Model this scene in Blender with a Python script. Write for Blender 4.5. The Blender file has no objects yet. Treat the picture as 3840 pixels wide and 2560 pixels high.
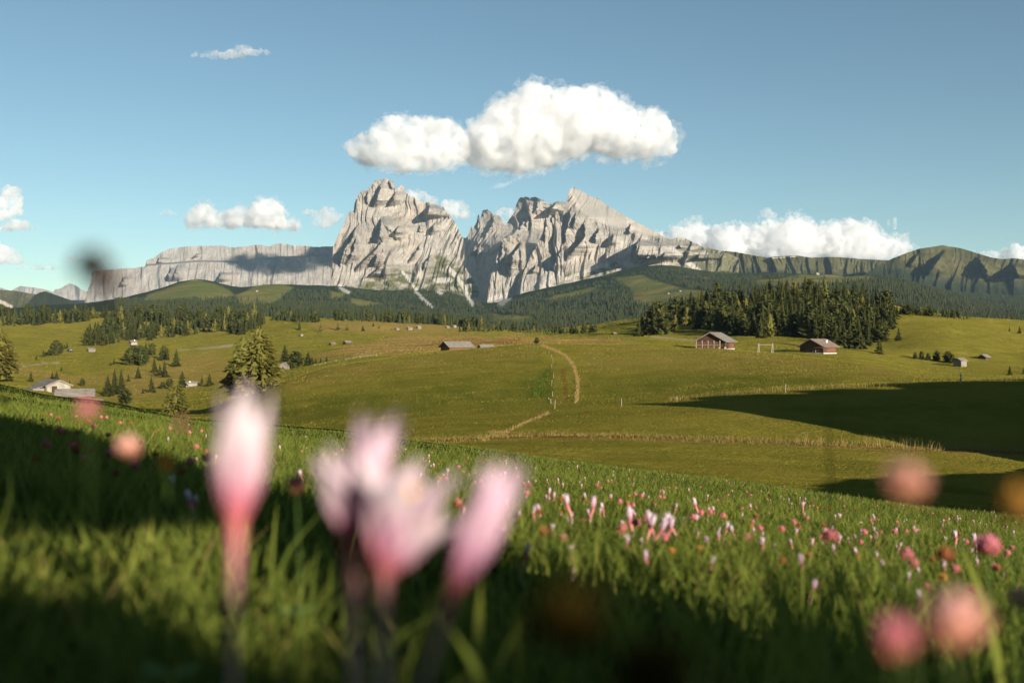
import bpy, bmesh, math, random
import numpy as np
from mathutils import Vector, Matrix, Euler

# ------------------------------------------------------------------ camera, sky, sun, exposure
R = math.radians
SC = bpy.context.scene
COL = SC.collection
F = 3733.0                      # focal length in photograph pixels (3840 wide, 35 mm lens)
SUN_AZ, SUN_EL = R(147), R(12)  # clockwise from the view axis (+Y)
SUN_STRENGTH, SKY_STRENGTH, EXPOSURE = 5.0, 0.058, 1.06

cam_data = bpy.data.cameras.new('camera')
cam = bpy.data.objects.new('camera', cam_data)
COL.objects.link(cam)
cam.location = (0, 0, 0)
cam.rotation_euler = (R(90), 0, 0)
cam_data.lens, cam_data.sensor_width = 35.0, 36.0
cam_data.clip_start, cam_data.clip_end = 0.02, 90000
cam_data.dof.use_dof = True
cam_data.dof.focus_distance = 30.0
cam_data.dof.aperture_fstop = 3.7
SC.camera = cam

world = bpy.data.worlds.new('World')
SC.world = world
world.use_nodes = True
wn, wl = world.node_tree.nodes, world.node_tree.links
bg = wn['Background']
sky = wn.new('ShaderNodeTexSky')
sky.sky_type = 'NISHITA'
sky.sun_disc = False
sky.sun_elevation = SUN_EL
sky.sun_rotation = SUN_AZ
sky.altitude = 1900
sky.air_density, sky.dust_density, sky.ozone_density = 1.0, 0.0, 0.6
tint = wn.new('ShaderNodeMix'); tint.data_type = 'RGBA'; tint.blend_type = 'MULTIPLY'
tint.inputs[0].default_value = 1.0; tint.inputs[7].default_value = (0.81, 0.965, 0.945, 1)
wl.new(sky.outputs[0], tint.inputs[6]); wl.new(tint.outputs[2], bg.inputs[0])
bg.inputs[1].default_value = SKY_STRENGTH

sun_dir = Vector((math.sin(SUN_AZ) * math.cos(SUN_EL), math.cos(SUN_AZ) * math.cos(SUN_EL), math.sin(SUN_EL)))
sun_data = bpy.data.lights.new('sun', 'SUN')
sun = bpy.data.objects.new('sun', sun_data)
COL.objects.link(sun)
sun.rotation_euler = sun_dir.to_track_quat('Z', 'Y').to_euler()
sun_data.energy, sun_data.angle = SUN_STRENGTH, R(0.5)
sun_data.color = (1.0, 0.905, 0.775)

vs = SC.view_settings
vs.view_transform, vs.look, vs.exposure, vs.gamma = 'Standard', 'None', EXPOSURE, 1.0
vs.use_curve_mapping = False
cy = SC.cycles
cy.max_bounces, cy.diffuse_bounces, cy.glossy_bounces, cy.transmission_bounces = 10, 2, 1, 3
cy.volume_bounces, cy.transparent_max_bounces = 8, 12
cy.use_denoising = True

# ------------------------------------------------------------------ helpers
def P(px, py, Y):
    return Vector(((px - 1920) / F * Y, Y, (1280 - py) / F * Y))

def _grad(ix, iy, seed):
    h = (ix.astype(np.int64) * 374761393 + iy.astype(np.int64) * 668265263 + seed * 974711) & 0xffffffff
    h = ((h ^ (h >> 13)) * 1274126177) & 0xffffffff
    h = h ^ (h >> 16)
    a = (h & 0xffff) / 65536.0 * 2 * math.pi
    return np.cos(a), np.sin(a)

def noise2(x, y, seed=0):
    """gradient noise, about -1..1"""
    x = np.asarray(x, float); y = np.asarray(y, float)
    x, y = np.broadcast_arrays(x, y)
    x0, y0 = np.floor(x), np.floor(y)
    fx, fy = x - x0, y - y0
    u, v = fx * fx * fx * (fx * (fx * 6 - 15) + 10), fy * fy * fy * (fy * (fy * 6 - 15) + 10)
    def c(dx, dy):
        gx, gy = _grad(x0 + dx, y0 + dy, seed)
        return gx * (fx - dx) + gy * (fy - dy)
    a = c(0, 0) * (1 - u) + c(1, 0) * u
    b = c(0, 1) * (1 - u) + c(1, 1) * u
    return (a * (1 - v) + b * v) * 1.5

def fbm(x, y, seed=0, octaves=4, gain=0.5):
    s, a, f, t = 0, 1.0, 1.0, 0
    for k in range(octaves):
        s = s + a * noise2(x * f, y * f, seed + 17 * k)
        t += a; a *= gain; f *= 2.03
    return s / t

def sstep(a, b, x):
    t = np.clip((np.asarray(x, float) - a) / (b - a), 0, 1)
    return t * t * (3 - 2 * t)

def rnd(seed):
    return random.Random(seed)

def tag(o, label=None, cat=None, group=None, kind=None):
    if label: o['label'] = label
    if cat: o['category'] = cat
    if group: o['group'] = group
    if kind: o['kind'] = kind
    return o

def link(name, me, parent=None, loc=None):
    o = bpy.data.objects.new(name, me)
    COL.objects.link(o)
    if parent is not None: o.parent = parent
    if loc is not None: o.location = loc
    return o

def empty(name, loc=(0, 0, 0), rz=0.0):
    o = bpy.data.objects.new(name, None)
    COL.objects.link(o)
    o.location = loc
    o.rotation_euler = (0, 0, rz)
    o.empty_display_size = 0.2
    return o

def np_mesh(name, co, faces, mats=(), mat_index=None, smooth=False, attrs=None):
    """co (n,3); faces: list of int arrays (k,3)/(k,4); attrs: {name: (n,) or (n,3)} per-vertex"""
    me = bpy.data.meshes.new(name)
    if not isinstance(faces, (list, tuple)): faces = [faces]
    faces = [np.asarray(f, np.int32) for f in faces if len(f)]
    loops = np.concatenate([f.ravel() for f in faces])
    tot = np.concatenate([np.full(len(f), f.shape[1], np.int32) for f in faces])
    start = np.concatenate([[0], np.cumsum(tot)[:-1]]).astype(np.int32)
    me.vertices.add(len(co)); me.vertices.foreach_set('co', np.asarray(co, np.float32).ravel())
    me.loops.add(len(loops)); me.loops.foreach_set('vertex_index', loops)
    me.polygons.add(len(tot)); me.polygons.foreach_set('loop_start', start)
    try: me.polygons.foreach_set('loop_total', tot)
    except Exception: pass
    for m in mats: me.materials.append(m)
    if mat_index is not None: me.polygons.foreach_set('material_index', np.asarray(mat_index, np.int32))
    me.polygons.foreach_set('use_smooth', np.full(len(tot), bool(smooth)))
    for k, v in (attrs or {}).items():
        v = np.asarray(v, np.float32)
        if v.ndim == 1:
            a = me.attributes.new(k, 'FLOAT', 'POINT'); a.data.foreach_set('value', v)
        else:
            a = me.attributes.new(k, 'FLOAT_VECTOR', 'POINT'); a.data.foreach_set('vector', v.ravel())
    me.update(calc_edges=True)
    return me

def grid_faces(nr, nc):
    i = np.arange(nr * nc).reshape(nr, nc)
    return np.stack([i[:-1, :-1], i[:-1, 1:], i[1:, 1:], i[1:, :-1]], -1).reshape(-1, 4)

# ------------------------------------------------------------------ node materials
def mat(name):
    m = bpy.data.materials.new(name); m.use_nodes = True
    nt = m.node_tree; nt.nodes.clear()
    out = nt.nodes.new('ShaderNodeOutputMaterial')
    return m, nt, out

class NB:
    """small node builder"""
    def __init__(s, nt): s.nt = nt
    def n(s, t, **kw):
        nd = s.nt.nodes.new(t)
        for k, v in kw.items(): setattr(nd, k, v)
        return nd
    def setin(s, nd, key, v):
        if v is None: return
        if hasattr(v, 'is_output') or isinstance(v, bpy.types.NodeSocket): s.nt.links.new(v, nd.inputs[key])
        else:
            if isinstance(v, (tuple, list)) and len(v) == 3 and nd.inputs[key].type == 'RGBA': v = (*v, 1)
            nd.inputs[key].default_value = v
    def attr(s, name, out='Fac'): return s.n('ShaderNodeAttribute', attribute_name=name).outputs[out]
    def pos(s): return s.n('ShaderNodeNewGeometry').outputs['Position']
    def obj(s): return s.n('ShaderNodeTexCoord').outputs['Object']
    def rand(s): return s.n('ShaderNodeObjectInfo').outputs['Random']
    def noise(s, vec, scale, detail=4, rough=0.55, dist=0.0):
        nd = s.n('ShaderNodeTexNoise'); s.setin(nd, 'Vector', vec); s.setin(nd, 'Scale', scale)
        nd.inputs['Detail'].default_value = detail; nd.inputs['Roughness'].default_value = rough
        nd.inputs['Distortion'].default_value = dist
        return nd.outputs['Fac']
    def mapping(s, vec, scale=(1, 1, 1), rot=(0, 0, 0)):
        nd = s.n('ShaderNodeMapping'); s.setin(nd, 'Vector', vec)
        nd.inputs['Scale'].default_value = scale; nd.inputs['Rotation'].default_value = rot
        return nd.outputs[0]
    def ramp(s, fac, lo, hi, a=0.0, b=1.0):
        nd = s.n('ShaderNodeMapRange'); s.setin(nd, 'Value', fac)
        for k, v in zip(('From Min', 'From Max', 'To Min', 'To Max'), (lo, hi, a, b)): nd.inputs[k].default_value = v
        return nd.outputs[0]
    def math(s, op, a, b=None):
        nd = s.n('ShaderNodeMath', operation=op); s.setin(nd, 0, a)
        if b is not None: s.setin(nd, 1, b)
        return nd.outputs[0]
    def mix(s, fac, a, b, mode='MIX'):
        nd = s.n('ShaderNodeMix', data_type='RGBA', blend_type=mode)
        s.setin(nd, 0, fac); s.setin(nd, 6, a); s.setin(nd, 7, b)
        return nd.outputs[2]
    def bump(s, h, strength=0.5, dist=1.0, normal=None):
        nd = s.n('ShaderNodeBump'); s.setin(nd, 'Height', h)
        nd.inputs['Strength'].default_value = strength; nd.inputs['Distance'].default_value = dist
        if normal is not None: s.setin(nd, 'Normal', normal)
        return nd.outputs[0]
    def bsdf(s, color, rough=0.9, normal=None, spec=0.2, **kw):
        nd = s.n('ShaderNodeBsdfPrincipled'); s.setin(nd, 'Base Color', color); s.setin(nd, 'Roughness', rough)
        nd.inputs['Specular IOR Level'].default_value = spec
        if normal is not None: s.setin(nd, 'Normal', normal)
        for k, v in kw.items(): s.setin(nd, k, v)
        return nd.outputs[0]
    def leaf(s, color, trans=0.35, rough=0.8):
        d = s.n('ShaderNodeBsdfDiffuse'); s.setin(d, 'Color', color)
        t = s.n('ShaderNodeBsdfTranslucent'); s.setin(t, 'Color', color)
        m = s.n('ShaderNodeMixShader'); m.inputs[0].default_value = trans
        s.nt.links.new(d.outputs[0], m.inputs[1]); s.nt.links.new(t.outputs[0], m.inputs[2])
        return m.outputs[0]

def simple_mat(name, color, vary=0.25, scale=8.0, rough=0.85, bump=0.2, stretch=(1, 1, 1), spec=0.15, rnd_amt=0.0):
    m, nt, out = mat(name); b = NB(nt)
    co = b.mapping(b.obj(), stretch)
    n = b.noise(co, scale, 5, 0.6)
    dark = tuple(c * (1 - vary) for c in color); lite = tuple(min(1, c * (1 + vary)) for c in color)
    c = b.mix(b.ramp(n, 0.3, 0.7), dark, lite)
    if rnd_amt:
        c = b.mix(b.math('MULTIPLY', b.rand(), rnd_amt), c, tuple(x * 0.4 for x in color))
    nt.links.new(b.bsdf(c, rough, b.bump(n, bump, 0.02), spec), out.inputs[0])
    return m
# ------------------------------------------------------------------ terrain as lofted contour lines
def pchip_slopes(x, y):
    """x,y: (n, N) monotone x along axis 0"""
    h = np.diff(x, axis=0); d = np.diff(y, axis=0) / h
    m = np.zeros_like(y)
    w1, w2 = 2 * h[1:] + h[:-1], h[1:] + 2 * h[:-1]
    same = d[1:] * d[:-1] > 0
    with np.errstate(divide='ignore', invalid='ignore'):
        hm = (w1 + w2) / (w1 / d[:-1] + w2 / d[1:])
    m[1:-1] = np.where(same, hm, 0)
    m[0], m[-1] = d[0], d[-1]
    return m

def pchip_eval(x, y, q):
    """x,y (n,N), q (K,N) -> (K,N)"""
    m = pchip_slopes(x, y)
    n, N = x.shape
    out = np.empty_like(q)
    cols = np.broadcast_to(np.arange(N), q.shape)
    idx = np.zeros(q.shape, int)
    for k in range(1, n - 1): idx += (q >= x[k][None, :])
    x0, x1 = x[idx, cols], x[idx + 1, cols]
    y0, y1, m0, m1 = y[idx, cols], y[idx + 1, cols], m[idx, cols], m[idx + 1, cols]
    h = x1 - x0; t = np.clip((q - x0) / h, 0, 1)
    return (2*t**3 - 3*t**2 + 1) * y0 + (t**3 - 2*t**2 + t) * h * m0 + (-2*t**3 + 3*t**2) * y1 + (t**3 - t**2) * h * m1

class Loft:
    """lines: list of (knots px, Y, py); height from pchip over Y along every viewing azimuth"""
    def __init__(s, lines, rough=None):
        s.lines, s.rough = lines, rough
    def _cols(s, px):
        px = np.asarray(px, float)
        Ys, Zs = [], []
        for kx, kY, kp in s.lines:
            kx = np.asarray(kx, float)[:, None]
            q = np.clip(px, kx[0, 0], kx[-1, 0])[None, :]
            lY = pchip_eval(kx, np.log(np.asarray(kY, float))[:, None].repeat(1, 1), q.T)[:, 0] if False else np.interp(px, kx[:, 0], np.log(np.asarray(kY, float)))
            py = np.interp(px, kx[:, 0], np.asarray(kp, float))
            # smooth the polyline over neighbouring azimuths
            for d in (-70, -35, 35, 70):
                lY = lY + np.interp(px + d, kx[:, 0], np.log(np.asarray(kY, float)))
                py = py + np.interp(px + d, kx[:, 0], np.asarray(kp, float))
            lY, py = lY / 5, py / 5
            Y = np.exp(lY); Ys.append(Y); Zs.append((1280 - py) / F * Y)
        return np.array(Ys), np.array(Zs)
    def z(s, px, Y):
        """px (N,), Y (K,N) -> z (K,N)"""
        Ys, Zs = s._cols(px)
        q = np.clip(Y, Ys[0][None, :], Ys[-1][None, :])
        z = pchip_eval(Ys, Zs, q)
        if s.rough is not None:
            x = (np.asarray(px)[None, :] - 1920) / F * Y
            z = z + s.rough(x, Y)
        return z
    def zat(s, px, Y):
        return float(s.z(np.array([float(px)]), np.array([[float(Y)]]))[0, 0])
    def hit(s, px, py, y0=3.0, y1=2600.0, n=900):
        """first ground point seen at this photograph pixel between the distances y0 and y1"""
        q = np.exp(np.linspace(math.log(y0), math.log(y1), n))[:, None]
        z = s.z(np.array([float(px)]), q)[:, 0]
        pyq = 1280 - z / q[:, 0] * F
        k = np.nonzero(pyq <= py)[0]
        i = int(k[0]) if len(k) else int(np.argmin(pyq))
        Y = float(q[i, 0])
        if len(k) and i > 0:
            a, b = pyq[i - 1], pyq[i]
            if a > b: Y = float(q[i - 1, 0] + (q[i, 0] - q[i - 1, 0]) * (a - py) / (a - b))
        return Vector(((px - 1920) / F * Y, Y, s.zat(px, Y)))

def line(text):
    k = [t.split(':') for t in text.split()]
    px = [float(a) for a, _ in k]
    Y = [float(b.split('/')[0]) for _, b in k]
    py = [float(b.split('/')[1]) for _, b in k]
    return px, Y, py

def plane_z(x, y):
    """the meadow slope the camera sits on"""
    return -0.22 - 0.122 * x - 0.108 * y

_kx = [-4500, -1500, 0, 500, 1000, 1500, 2000, 2600, 3200, 3840, 5300, 7500]
def plane_line(Y):
    return _kx, [Y] * len(_kx), [1280 - plane_z((k - 1920) / F * Y, Y) / Y * F for k in _kx]

NEAR_LINES = [
 plane_line(2.0), plane_line(5.0),
 line('-1500:150/1300 0:150/1446 350:120/1516 700:80/1582 1000:60/1606 1300:50/1628 1600:42/1662 2000:32/1726 2400:27/1780 2800:23/1828 3200:20/1882 3500:19/1922 3840:18/1944 4100:18/1985 4700:22/1690 5300:22/1640'),  # right end raised out of frame, added to shade ground behind the crest
 line('-1500:190/1330 0:185/1458 120:180/1472 240:172/1488 350:160/1545 700:120/1602 1000:85/1622 1300:70/1650 1600:55/1682 2000:41/1765 2400:34/1845 2800:29/1900 3200:26/1955 3500:25/1990 3840:24/2010 4100:24/2040 4700:30/1640 5300:30/1570'),
 line('-1500:260/1340 0:240/1462 120:235/1462 240:230/1474 350:220/1550 700:170/1606 1000:120/1612 1300:100/1628 1600:88/1642 2000:85/1640 2400:85/1643 2800:85/1652 3200:85/1668 3500:85/1682 3840:85/1700 4200:84/1725 4700:80/1640 5300:80/1620'),
 line('-1500:350/1350 0:320/1470 120:315/1472 240:310/1490 350:300/1522 700:240/1562 1000:160/1588 1300:145/1556 1600:138/1540 2000:132/1530 2400:130/1504 2800:128/1472 3200:125/1447 3500:122/1436 3840:120/1424 5300:110/1400'),
 line('-1500:420/1350 0:400/1470 350:370/1515 700:310/1550 900:190/1560 1000:180/1545 1300:175/1510 1600:165/1500 2000:160/1485 2400:155/1470 2800:150/1445 3200:145/1430 3500:140/1428 3840:133/1424 5300:120/1400'),
 line('-1500:500/1330 0:500/1440 350:450/1490 700:380/1530 860:330/1500 940:240/1490 1000:230/1460 1150:260/1405 1300:300/1366 1600:330/1326 2000:340/1290 2400:330/1297 2700:315/1308 2800:300/1316 3000:260/1332 3200:230/1357 3500:180/1415 3840:150/1428 5300:140/1400'),
 line('-1500:650/1320 0:600/1400 350:560/1450 700:480/1480 860:430/1475 1000:330/1475 1150:380/1415 1300:420/1375 1600:450/1332 2000:450/1296 2400:430/1300 2700:400/1322 2800:390/1340 3000:350/1368 3200:320/1393 3500:280/1428 3840:260/1440 5300:250/1420'),
 line('-1500:900/1290 0:800/1330 350:760/1360 700:650/1405 1000:600/1395 1150:560/1370 1300:550/1340 1600:600/1313 2000:600/1286 2400:520/1270 2700:480/1300 2800:470/1305 3000:450/1315 3200:430/1330 3500:400/1390 3840:380/1410 5300:350/1400'),
 line('-1500:1300/1240 0:1150/1262 350:1100/1285 700:950/1315 1000:900/1300 1150:850/1300 1300:850/1285 1600:850/1272 2000:800/1268 2400:650/1255 2700:600/1270 2800:600/1265 3000:570/1270 3200:540/1285 3500:500/1285 3840:480/1325 5300:450/1350'),
 line('-1500:1700/1210 0:1500/1218 350:1450/1248 700:1300/1264 1000:1250/1235 1150:1300/1210 1300:1300/1205 1600:1250/1228 2000:1100/1252 2400:800/1225 2700:720/1205 2800:700/1195 3000:680/1192 3200:660/1212 3500:620/1210 3840:600/1255 5300:550/1300'),
 line('-1500:2000/1165 0:1800/1185 350:1700/1170 700:1650/1188 1000:1600/1195 1150:1600/1197 1300:1500/1198 1600:1450/1218 2000:1300/1247 2400:1000/1195 2700:900/1140 2800:860/1122 3000:820/1118 3200:800/1128 3500:740/1180 3840:720/1207 5300:700/1260'),
 line('-1500:2600/1240 0:2500/1240 700:2300/1240 1300:2100/1240 1600:2000/1255 2000:1800/1275 2400:1800/1265 2800:1500/1215 3200:1400/1215 3500:1300/1245 3840:1200/1215 5300:1200/1300'),
]
def near_rough(x, Y):
    d = np.sqrt(x * x + Y * Y)
    a = sstep(6, 60, d)
    # sparse meadow undulations; kept small so that the lofted shapes stay
    r = fbm(x / 60, Y / 45, 3, 3) * 0.0034 * d * sstep(60, 300, d)
    r = r + fbm(x / 14, Y / 11, 9, 3) * 0.30 * a * np.exp(-d / 700)
    r = r + fbm(x / 24, Y / 2.8, 13, 3) * 0.30 * sstep(28, 42, Y) * (1 - sstep(84, 110, Y))
    r = r + fbm(x / 3.0, Y / 2.2, 5, 3) * 0.05 * a * np.exp(-d / 150)
    return r
NEAR = Loft(NEAR_LINES, near_rough)

FAR_LINES = [
 line('-800:2100/1320 4600:2100/1320'),
 line('-800:3000/1210 0:3000/1195 350:3000/1200 700:3000/1172 1000:3000/1185 1300:3000/1198 1600:3000/1205 2000:3000/1235 2300:3000/1240 2600:3000/1185 2900:2800/1130 3200:2800/1150 3500:2800/1190 3840:2800/1210 4600:2800/1250'),
 line('-800:4500/1160 0:4500/1160 350:4500/1150 540:4500/1140 700:4500/1128 1000:4500/1135 1300:4500/1150 1600:4500/1185 1800:4500/1192 2000:4500/1165 2300:4500/1120 2600:4500/1078 2900:4500/1060 3000:4500/1048 3200:4500/1042 3380:4500/1055 3520:4500/1100 3680:4500/1160 3840:4500/1180 4600:4500/1200'),
 line('-800:6500/1170 0:6500/1165 350:6500/1150 520:6500/1112 620:6500/1080 740:6500/1048 830:6500/1072 900:6500/1098 960:6500/1075 1020:6500/1055 1090:6500/1082 1180:6800/1078 1240:6900/1072 1300:6900/1080 1400:6900/1096 1500:6900/1096 1560:6900/1084 1640:6900/1106 1700:6900/1094 1760:6900/1122 1800:6900/1165 1900:6900/1118 2060:6900/1085 2200:6900/1055 2350:6900/1012 2500:6900/1000 2700:6800/1030 2900:6500/1035 3200:6500/1060 3500:6500/1100 3840:6500/1120 4600:6500/1180'),
 line('-800:8200/1230 0:8200/1230 350:8200/1210 740:8200/1130 1000:8200/1120 1300:8200/1120 1650:8200/1190 2000:8200/1140 2500:8200/1040 2900:8200/1080 3840:8200/1180 4600:8200/1220'),
]
FAR = Loft(FAR_LINES, lambda x, Y: fbm(x / 420, Y / 420, 21, 4) * 22 * sstep(2300, 3200, Y))

# ---- ground colour masks, in photograph pixels (mown, dry and lush grass, with slope light and shade put into the colours)
def band(px, py, pts, w, soft=0.6):
    """1 along a polyline given as (px, py) pairs, w = half width in photograph pixels"""
    out = np.zeros_like(px)
    for (x0, y0), (x1, y1) in zip(pts[:-1], pts[1:]):
        dx, dy = x1 - x0, y1 - y0
        t = np.clip(((px - x0) * dx + (py - y0) * dy) / (dx * dx + dy * dy), 0, 1)
        d = np.hypot(px - x0 - t * dx, py - y0 - t * dy)
        out = np.maximum(out, 1 - sstep(w * (1 - soft), w, d))
    return out

def inpoly(px, py, poly, soft=12):
    """soft inside test"""
    inside = np.zeros(px.shape, bool); dist = np.full(px.shape, 1e9)
    n = len(poly)
    for i in range(n):
        x0, y0 = poly[i]; x1, y1 = poly[(i + 1) % n]
        cond = ((y0 > py) != (y1 > py)) & (px < (x1 - x0) * (py - y0) / ((y1 - y0) or 1e-9) + x0)
        inside ^= cond
        dx, dy = x1 - x0, y1 - y0
        t = np.clip(((px - x0) * dx + (py - y0) * dy) / (dx * dx + dy * dy + 1e-9), 0, 1)
        dist = np.minimum(dist, np.hypot(px - x0 - t * dx, py - y0 - t * dy))
    sd = np.where(inside, dist, -dist)
    return sstep(-soft, soft, sd)

DRY_STRIP = [(2030, 1296), (2075, 1310), (2120, 1335), (2150, 1370), (2165, 1420), (2165, 1470), (2160, 1508)]
BROWN_EDGE = [(1560, 1648), (1700, 1650), (1800, 1640), (2000, 1632), (2350, 1637), (2700, 1650), (3000, 1662), (3300, 1676), (3600, 1688), (3900, 1700)]

def near_masks(px, py, Y):
    w = fbm(px / 90, py / 25, 31, 3) * 14
    dry = inpoly(px, py + w, [(1150, 1345), (1300, 1300), (1500, 1260), (1750, 1255), (2000, 1262), (2250, 1268), (2420, 1282), (2060, 1300), (1750, 1312), (1400, 1335)], 10) * (Y > 380)
    dry = np.maximum(dry, 0.8 * inpoly(px, py + w, [(1150, 1205), (1400, 1200), (1700, 1220), (1850, 1225), (1750, 1245), (1450, 1250), (1200, 1240)], 10) * (Y > 700))
    dry = np.maximum(dry, 0.55 * inpoly(px, py + w, [(600, 1350), (800, 1320), (900, 1380), (850, 1440), (600, 1480), (430, 1500), (380, 1440), (480, 1390)], 22) * (Y > 300))
    dry = np.maximum(dry, 0.6 * band(px, py, [(20, 1380), (150, 1400), (300, 1430), (420, 1420)], 22) * (Y > 300))
    dry = np.maximum(dry, 0.7 * band(px, py, [(560, 1400), (700, 1380), (850, 1360)], 8) * (Y > 300))
    dry = np.maximum(dry, band(px, py, DRY_STRIP, 8) * (Y > 110) * (Y < 430))
    dry = np.maximum(dry, 0.9 * band(px, py, BROWN_EDGE, 15) * (Y > 60) * (Y < 110))
    dry = np.maximum(dry, 0.9 * band(px, py, [(1790, 1650), (1900, 1620), (1960, 1590), (2060, 1548)], 9) * (Y > 60) * (Y < 150))
    lush = 0.8 * inpoly(px, py + w, [(1990, 1480), (2010, 1430), (2060, 1370), (2075, 1400), (2072, 1490), (2060, 1510)], 10) * (Y > 110) * (Y < 340)
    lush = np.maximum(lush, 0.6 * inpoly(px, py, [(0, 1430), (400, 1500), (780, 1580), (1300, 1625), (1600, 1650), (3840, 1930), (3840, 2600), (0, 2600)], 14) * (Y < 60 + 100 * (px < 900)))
    slope_shade = 0.5 + 0.8 * fbm(px / 120, py / 40, 37, 3)
    lush = np.maximum(lush, np.clip(slope_shade, 0.1, 1) * 0.75 * np.maximum(inpoly(px, py + w, [(760, 1560), (1100, 1500), (1500, 1430), (2060, 1410), (2060, 1525), (1500, 1548), (1000, 1590)], 30), inpoly(px, py + w, [(2190, 1420), (2700, 1400), (3100, 1430), (2700, 1475), (2190, 1508)], 25)) * (Y > 110) * (Y < 340))  # slope shade put into the colour: darker green on the lower meadow
    dry = np.maximum(dry, np.clip(0.32 - 0.6 * fbm(px / 140, py / 22, 39, 3), 0, 0.6) * np.maximum(inpoly(px, py + w, [(1000, 1440), (1300, 1360), (1700, 1318), (2000, 1300), (2000, 1340), (1500, 1385), (1100, 1470)], 22), inpoly(px, py + w, [(2180, 1305), (2700, 1305), (3200, 1360), (3500, 1420), (3000, 1400), (2180, 1380)], 22)) * (Y > 150) * (Y < 360))  # slope light put into the colour: golden band below the crest
    brown = band(px, py, BROWN_EDGE, 9) * (Y > 60) * (Y < 110)
    brown = np.maximum(brown, 0.7 * inpoly(px, py + w, [(1480, 1300), (1750, 1275), (1950, 1270), (1980, 1288), (1700, 1300)], 8) * (Y > 380))
    brown = np.maximum(brown, band(px, py, [(2112, 1390), (2118, 1440), (2125, 1500)], 12) * 0.7 * (Y > 110) * (Y < 330))
    path = np.maximum(band(px, py, [(2440, 1262), (2560, 1272), (2640, 1280)], 2.5) * (Y > 400), band(px, py, [(60, 1375), (220, 1358)], 3) * (Y > 400))
    path = np.maximum(path, band(px, py, [(670, 1312), (770, 1304), (870, 1295)], 3) * (Y > 400))
    shaded_thatch = 1.0 * (Y < np.interp(px, NEAR_LINES[2][0], NEAR_LINES[2][1]) * 1.15)  # near ground darkened in colour to deepen the shade under the grass
    return dry, lush, brown, path, shaded_thatch

def build_loft(name, loft, px0, px1, npx, y0, y1, ny, m, masks, smooth=True, sides=False):
    pxs = np.linspace(px0, px1, npx)
    if sides:
        pxs = np.concatenate([np.linspace(-4500, px0, 60)[:-1], pxs, np.linspace(px1, 7500, 45)[1:]]); npx = len(pxs)
    Yq = np.exp(np.linspace(math.log(y0), math.log(y1), ny))[:, None] * np.ones((1, npx))
    z = loft.z(pxs, Yq)
    x = (pxs[None, :] - 1920) / F * Yq
    co = np.stack([x, Yq, z], -1).reshape(-1, 3)
    py = 1280 - z / Yq * F
    at = masks(np.broadcast_to(pxs, z.shape), py, Yq)
    me = np_mesh(name, co, grid_faces(ny, npx), [m], smooth=smooth, attrs={k: v.ravel() for k, v in at.items()})
    o = link(name, me)
    return tag(o, kind='structure')

# ---- meadow material
def meadow_mat():
    m, nt, out = mat('meadow_turf'); b = NB(nt)
    p = b.pos()
    big = b.noise(p, 0.012, 5, 0.6)
    mid = b.noise(p, 0.11, 5, 0.65)
    fine = b.noise(p, 1.3, 6, 0.7)
    tuft = b.noise(p, 5.0, 3, 0.7)
    c = b.mix(b.ramp(mid, 0.35, 0.68), (0.18, 0.17, 0.025), (0.36, 0.285, 0.048))
    c = b.mix(b.ramp(big, 0.35, 0.65, 0, 0.6), c, (0.30, 0.25, 0.040))
    c = b.mix(b.math('MULTIPLY', b.attr('lush'), b.ramp(mid, 0.3, 0.7, 0.5, 1.0)), c, (0.075, 0.12, 0.016))
    c = b.mix(b.math('MULTIPLY', b.attr('dry'), b.ramp(fine, 0.25, 0.6, 0.55, 1.0)), c, (0.36, 0.24, 0.075))
    c = b.mix(b.math('MULTIPLY', b.attr('brown'), b.ramp(fine, 0.3, 0.6, 0.5, 1.0)), c, (0.22, 0.105, 0.03))
    c = b.mix(b.attr('path'), c, (0.42, 0.34, 0.22))
    c = b.mix(b.ramp(tuft, 0.3, 0.7, 0.0, 0.3), c, b.mix(0.5, c, (0.03, 0.045, 0.008)))
    c = b.mix(b.attr('shaded_thatch'), c, (0.030, 0.038, 0.010))
    h = b.math('ADD', b.math('MULTIPLY', fine, 0.9), b.math('MULTIPLY', tuft, 0.35))
    nrm = b.bump(h, 1.0, 1.2)
    nt.links.new(b.bsdf(c, 1.0, nrm, 0.0), out.inputs[0])
    return m
MEADOW = meadow_mat()

def near_at(px, py, Y):
    d, l, br, pa, th = near_masks(px, py, Y)
    return {'dry': d, 'lush': l, 'brown': br, 'path': pa, 'shaded_thatch': th}
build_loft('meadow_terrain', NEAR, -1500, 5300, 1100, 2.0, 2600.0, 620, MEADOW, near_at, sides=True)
# ground round and behind the camera, with an unseen bank added to shade the nearest grass
SUX, SUY = math.sin(SUN_AZ), math.cos(SUN_AZ)          # horizontal direction to the sun
TAN_EL = math.tan(SUN_EL)
def around_z(x, y):
    z = plane_z(x, y)
    u, s = -SUY * x + SUX * y, -SUX * x - SUY * y       # across and along the shadows
    vt = -0.03 - 0.07 * sstep(0.185, 0.215, u) * sstep(0.42, 0.36, u) + 0.18 * sstep(0.095, 0.03, u) + 0.5 * sstep(0.05, -0.30, u) + 0.5 * sstep(0.08, -1.0, u) + 0.13 * sstep(0.40, 0.52, u) * sstep(1.0, 0.86, u) * sstep(-6.5, -3, u)  # bank height shaped to shade the grass and leave the flowers lit
    ztop = vt + TAN_EL * 2.5
    bank = np.maximum(ztop - z, 0) * np.exp(-((s + 2.5) / 0.95) ** 2) * sstep(1.15, 0.95, u)
    return z + bank
_ax = np.concatenate([np.linspace(-30, -5, 26), np.linspace(-4.9, 0.2, 50), np.linspace(0.225, 2.4, 88), np.linspace(2.5, 4.9, 25), np.linspace(5, 30, 26)])
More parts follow.
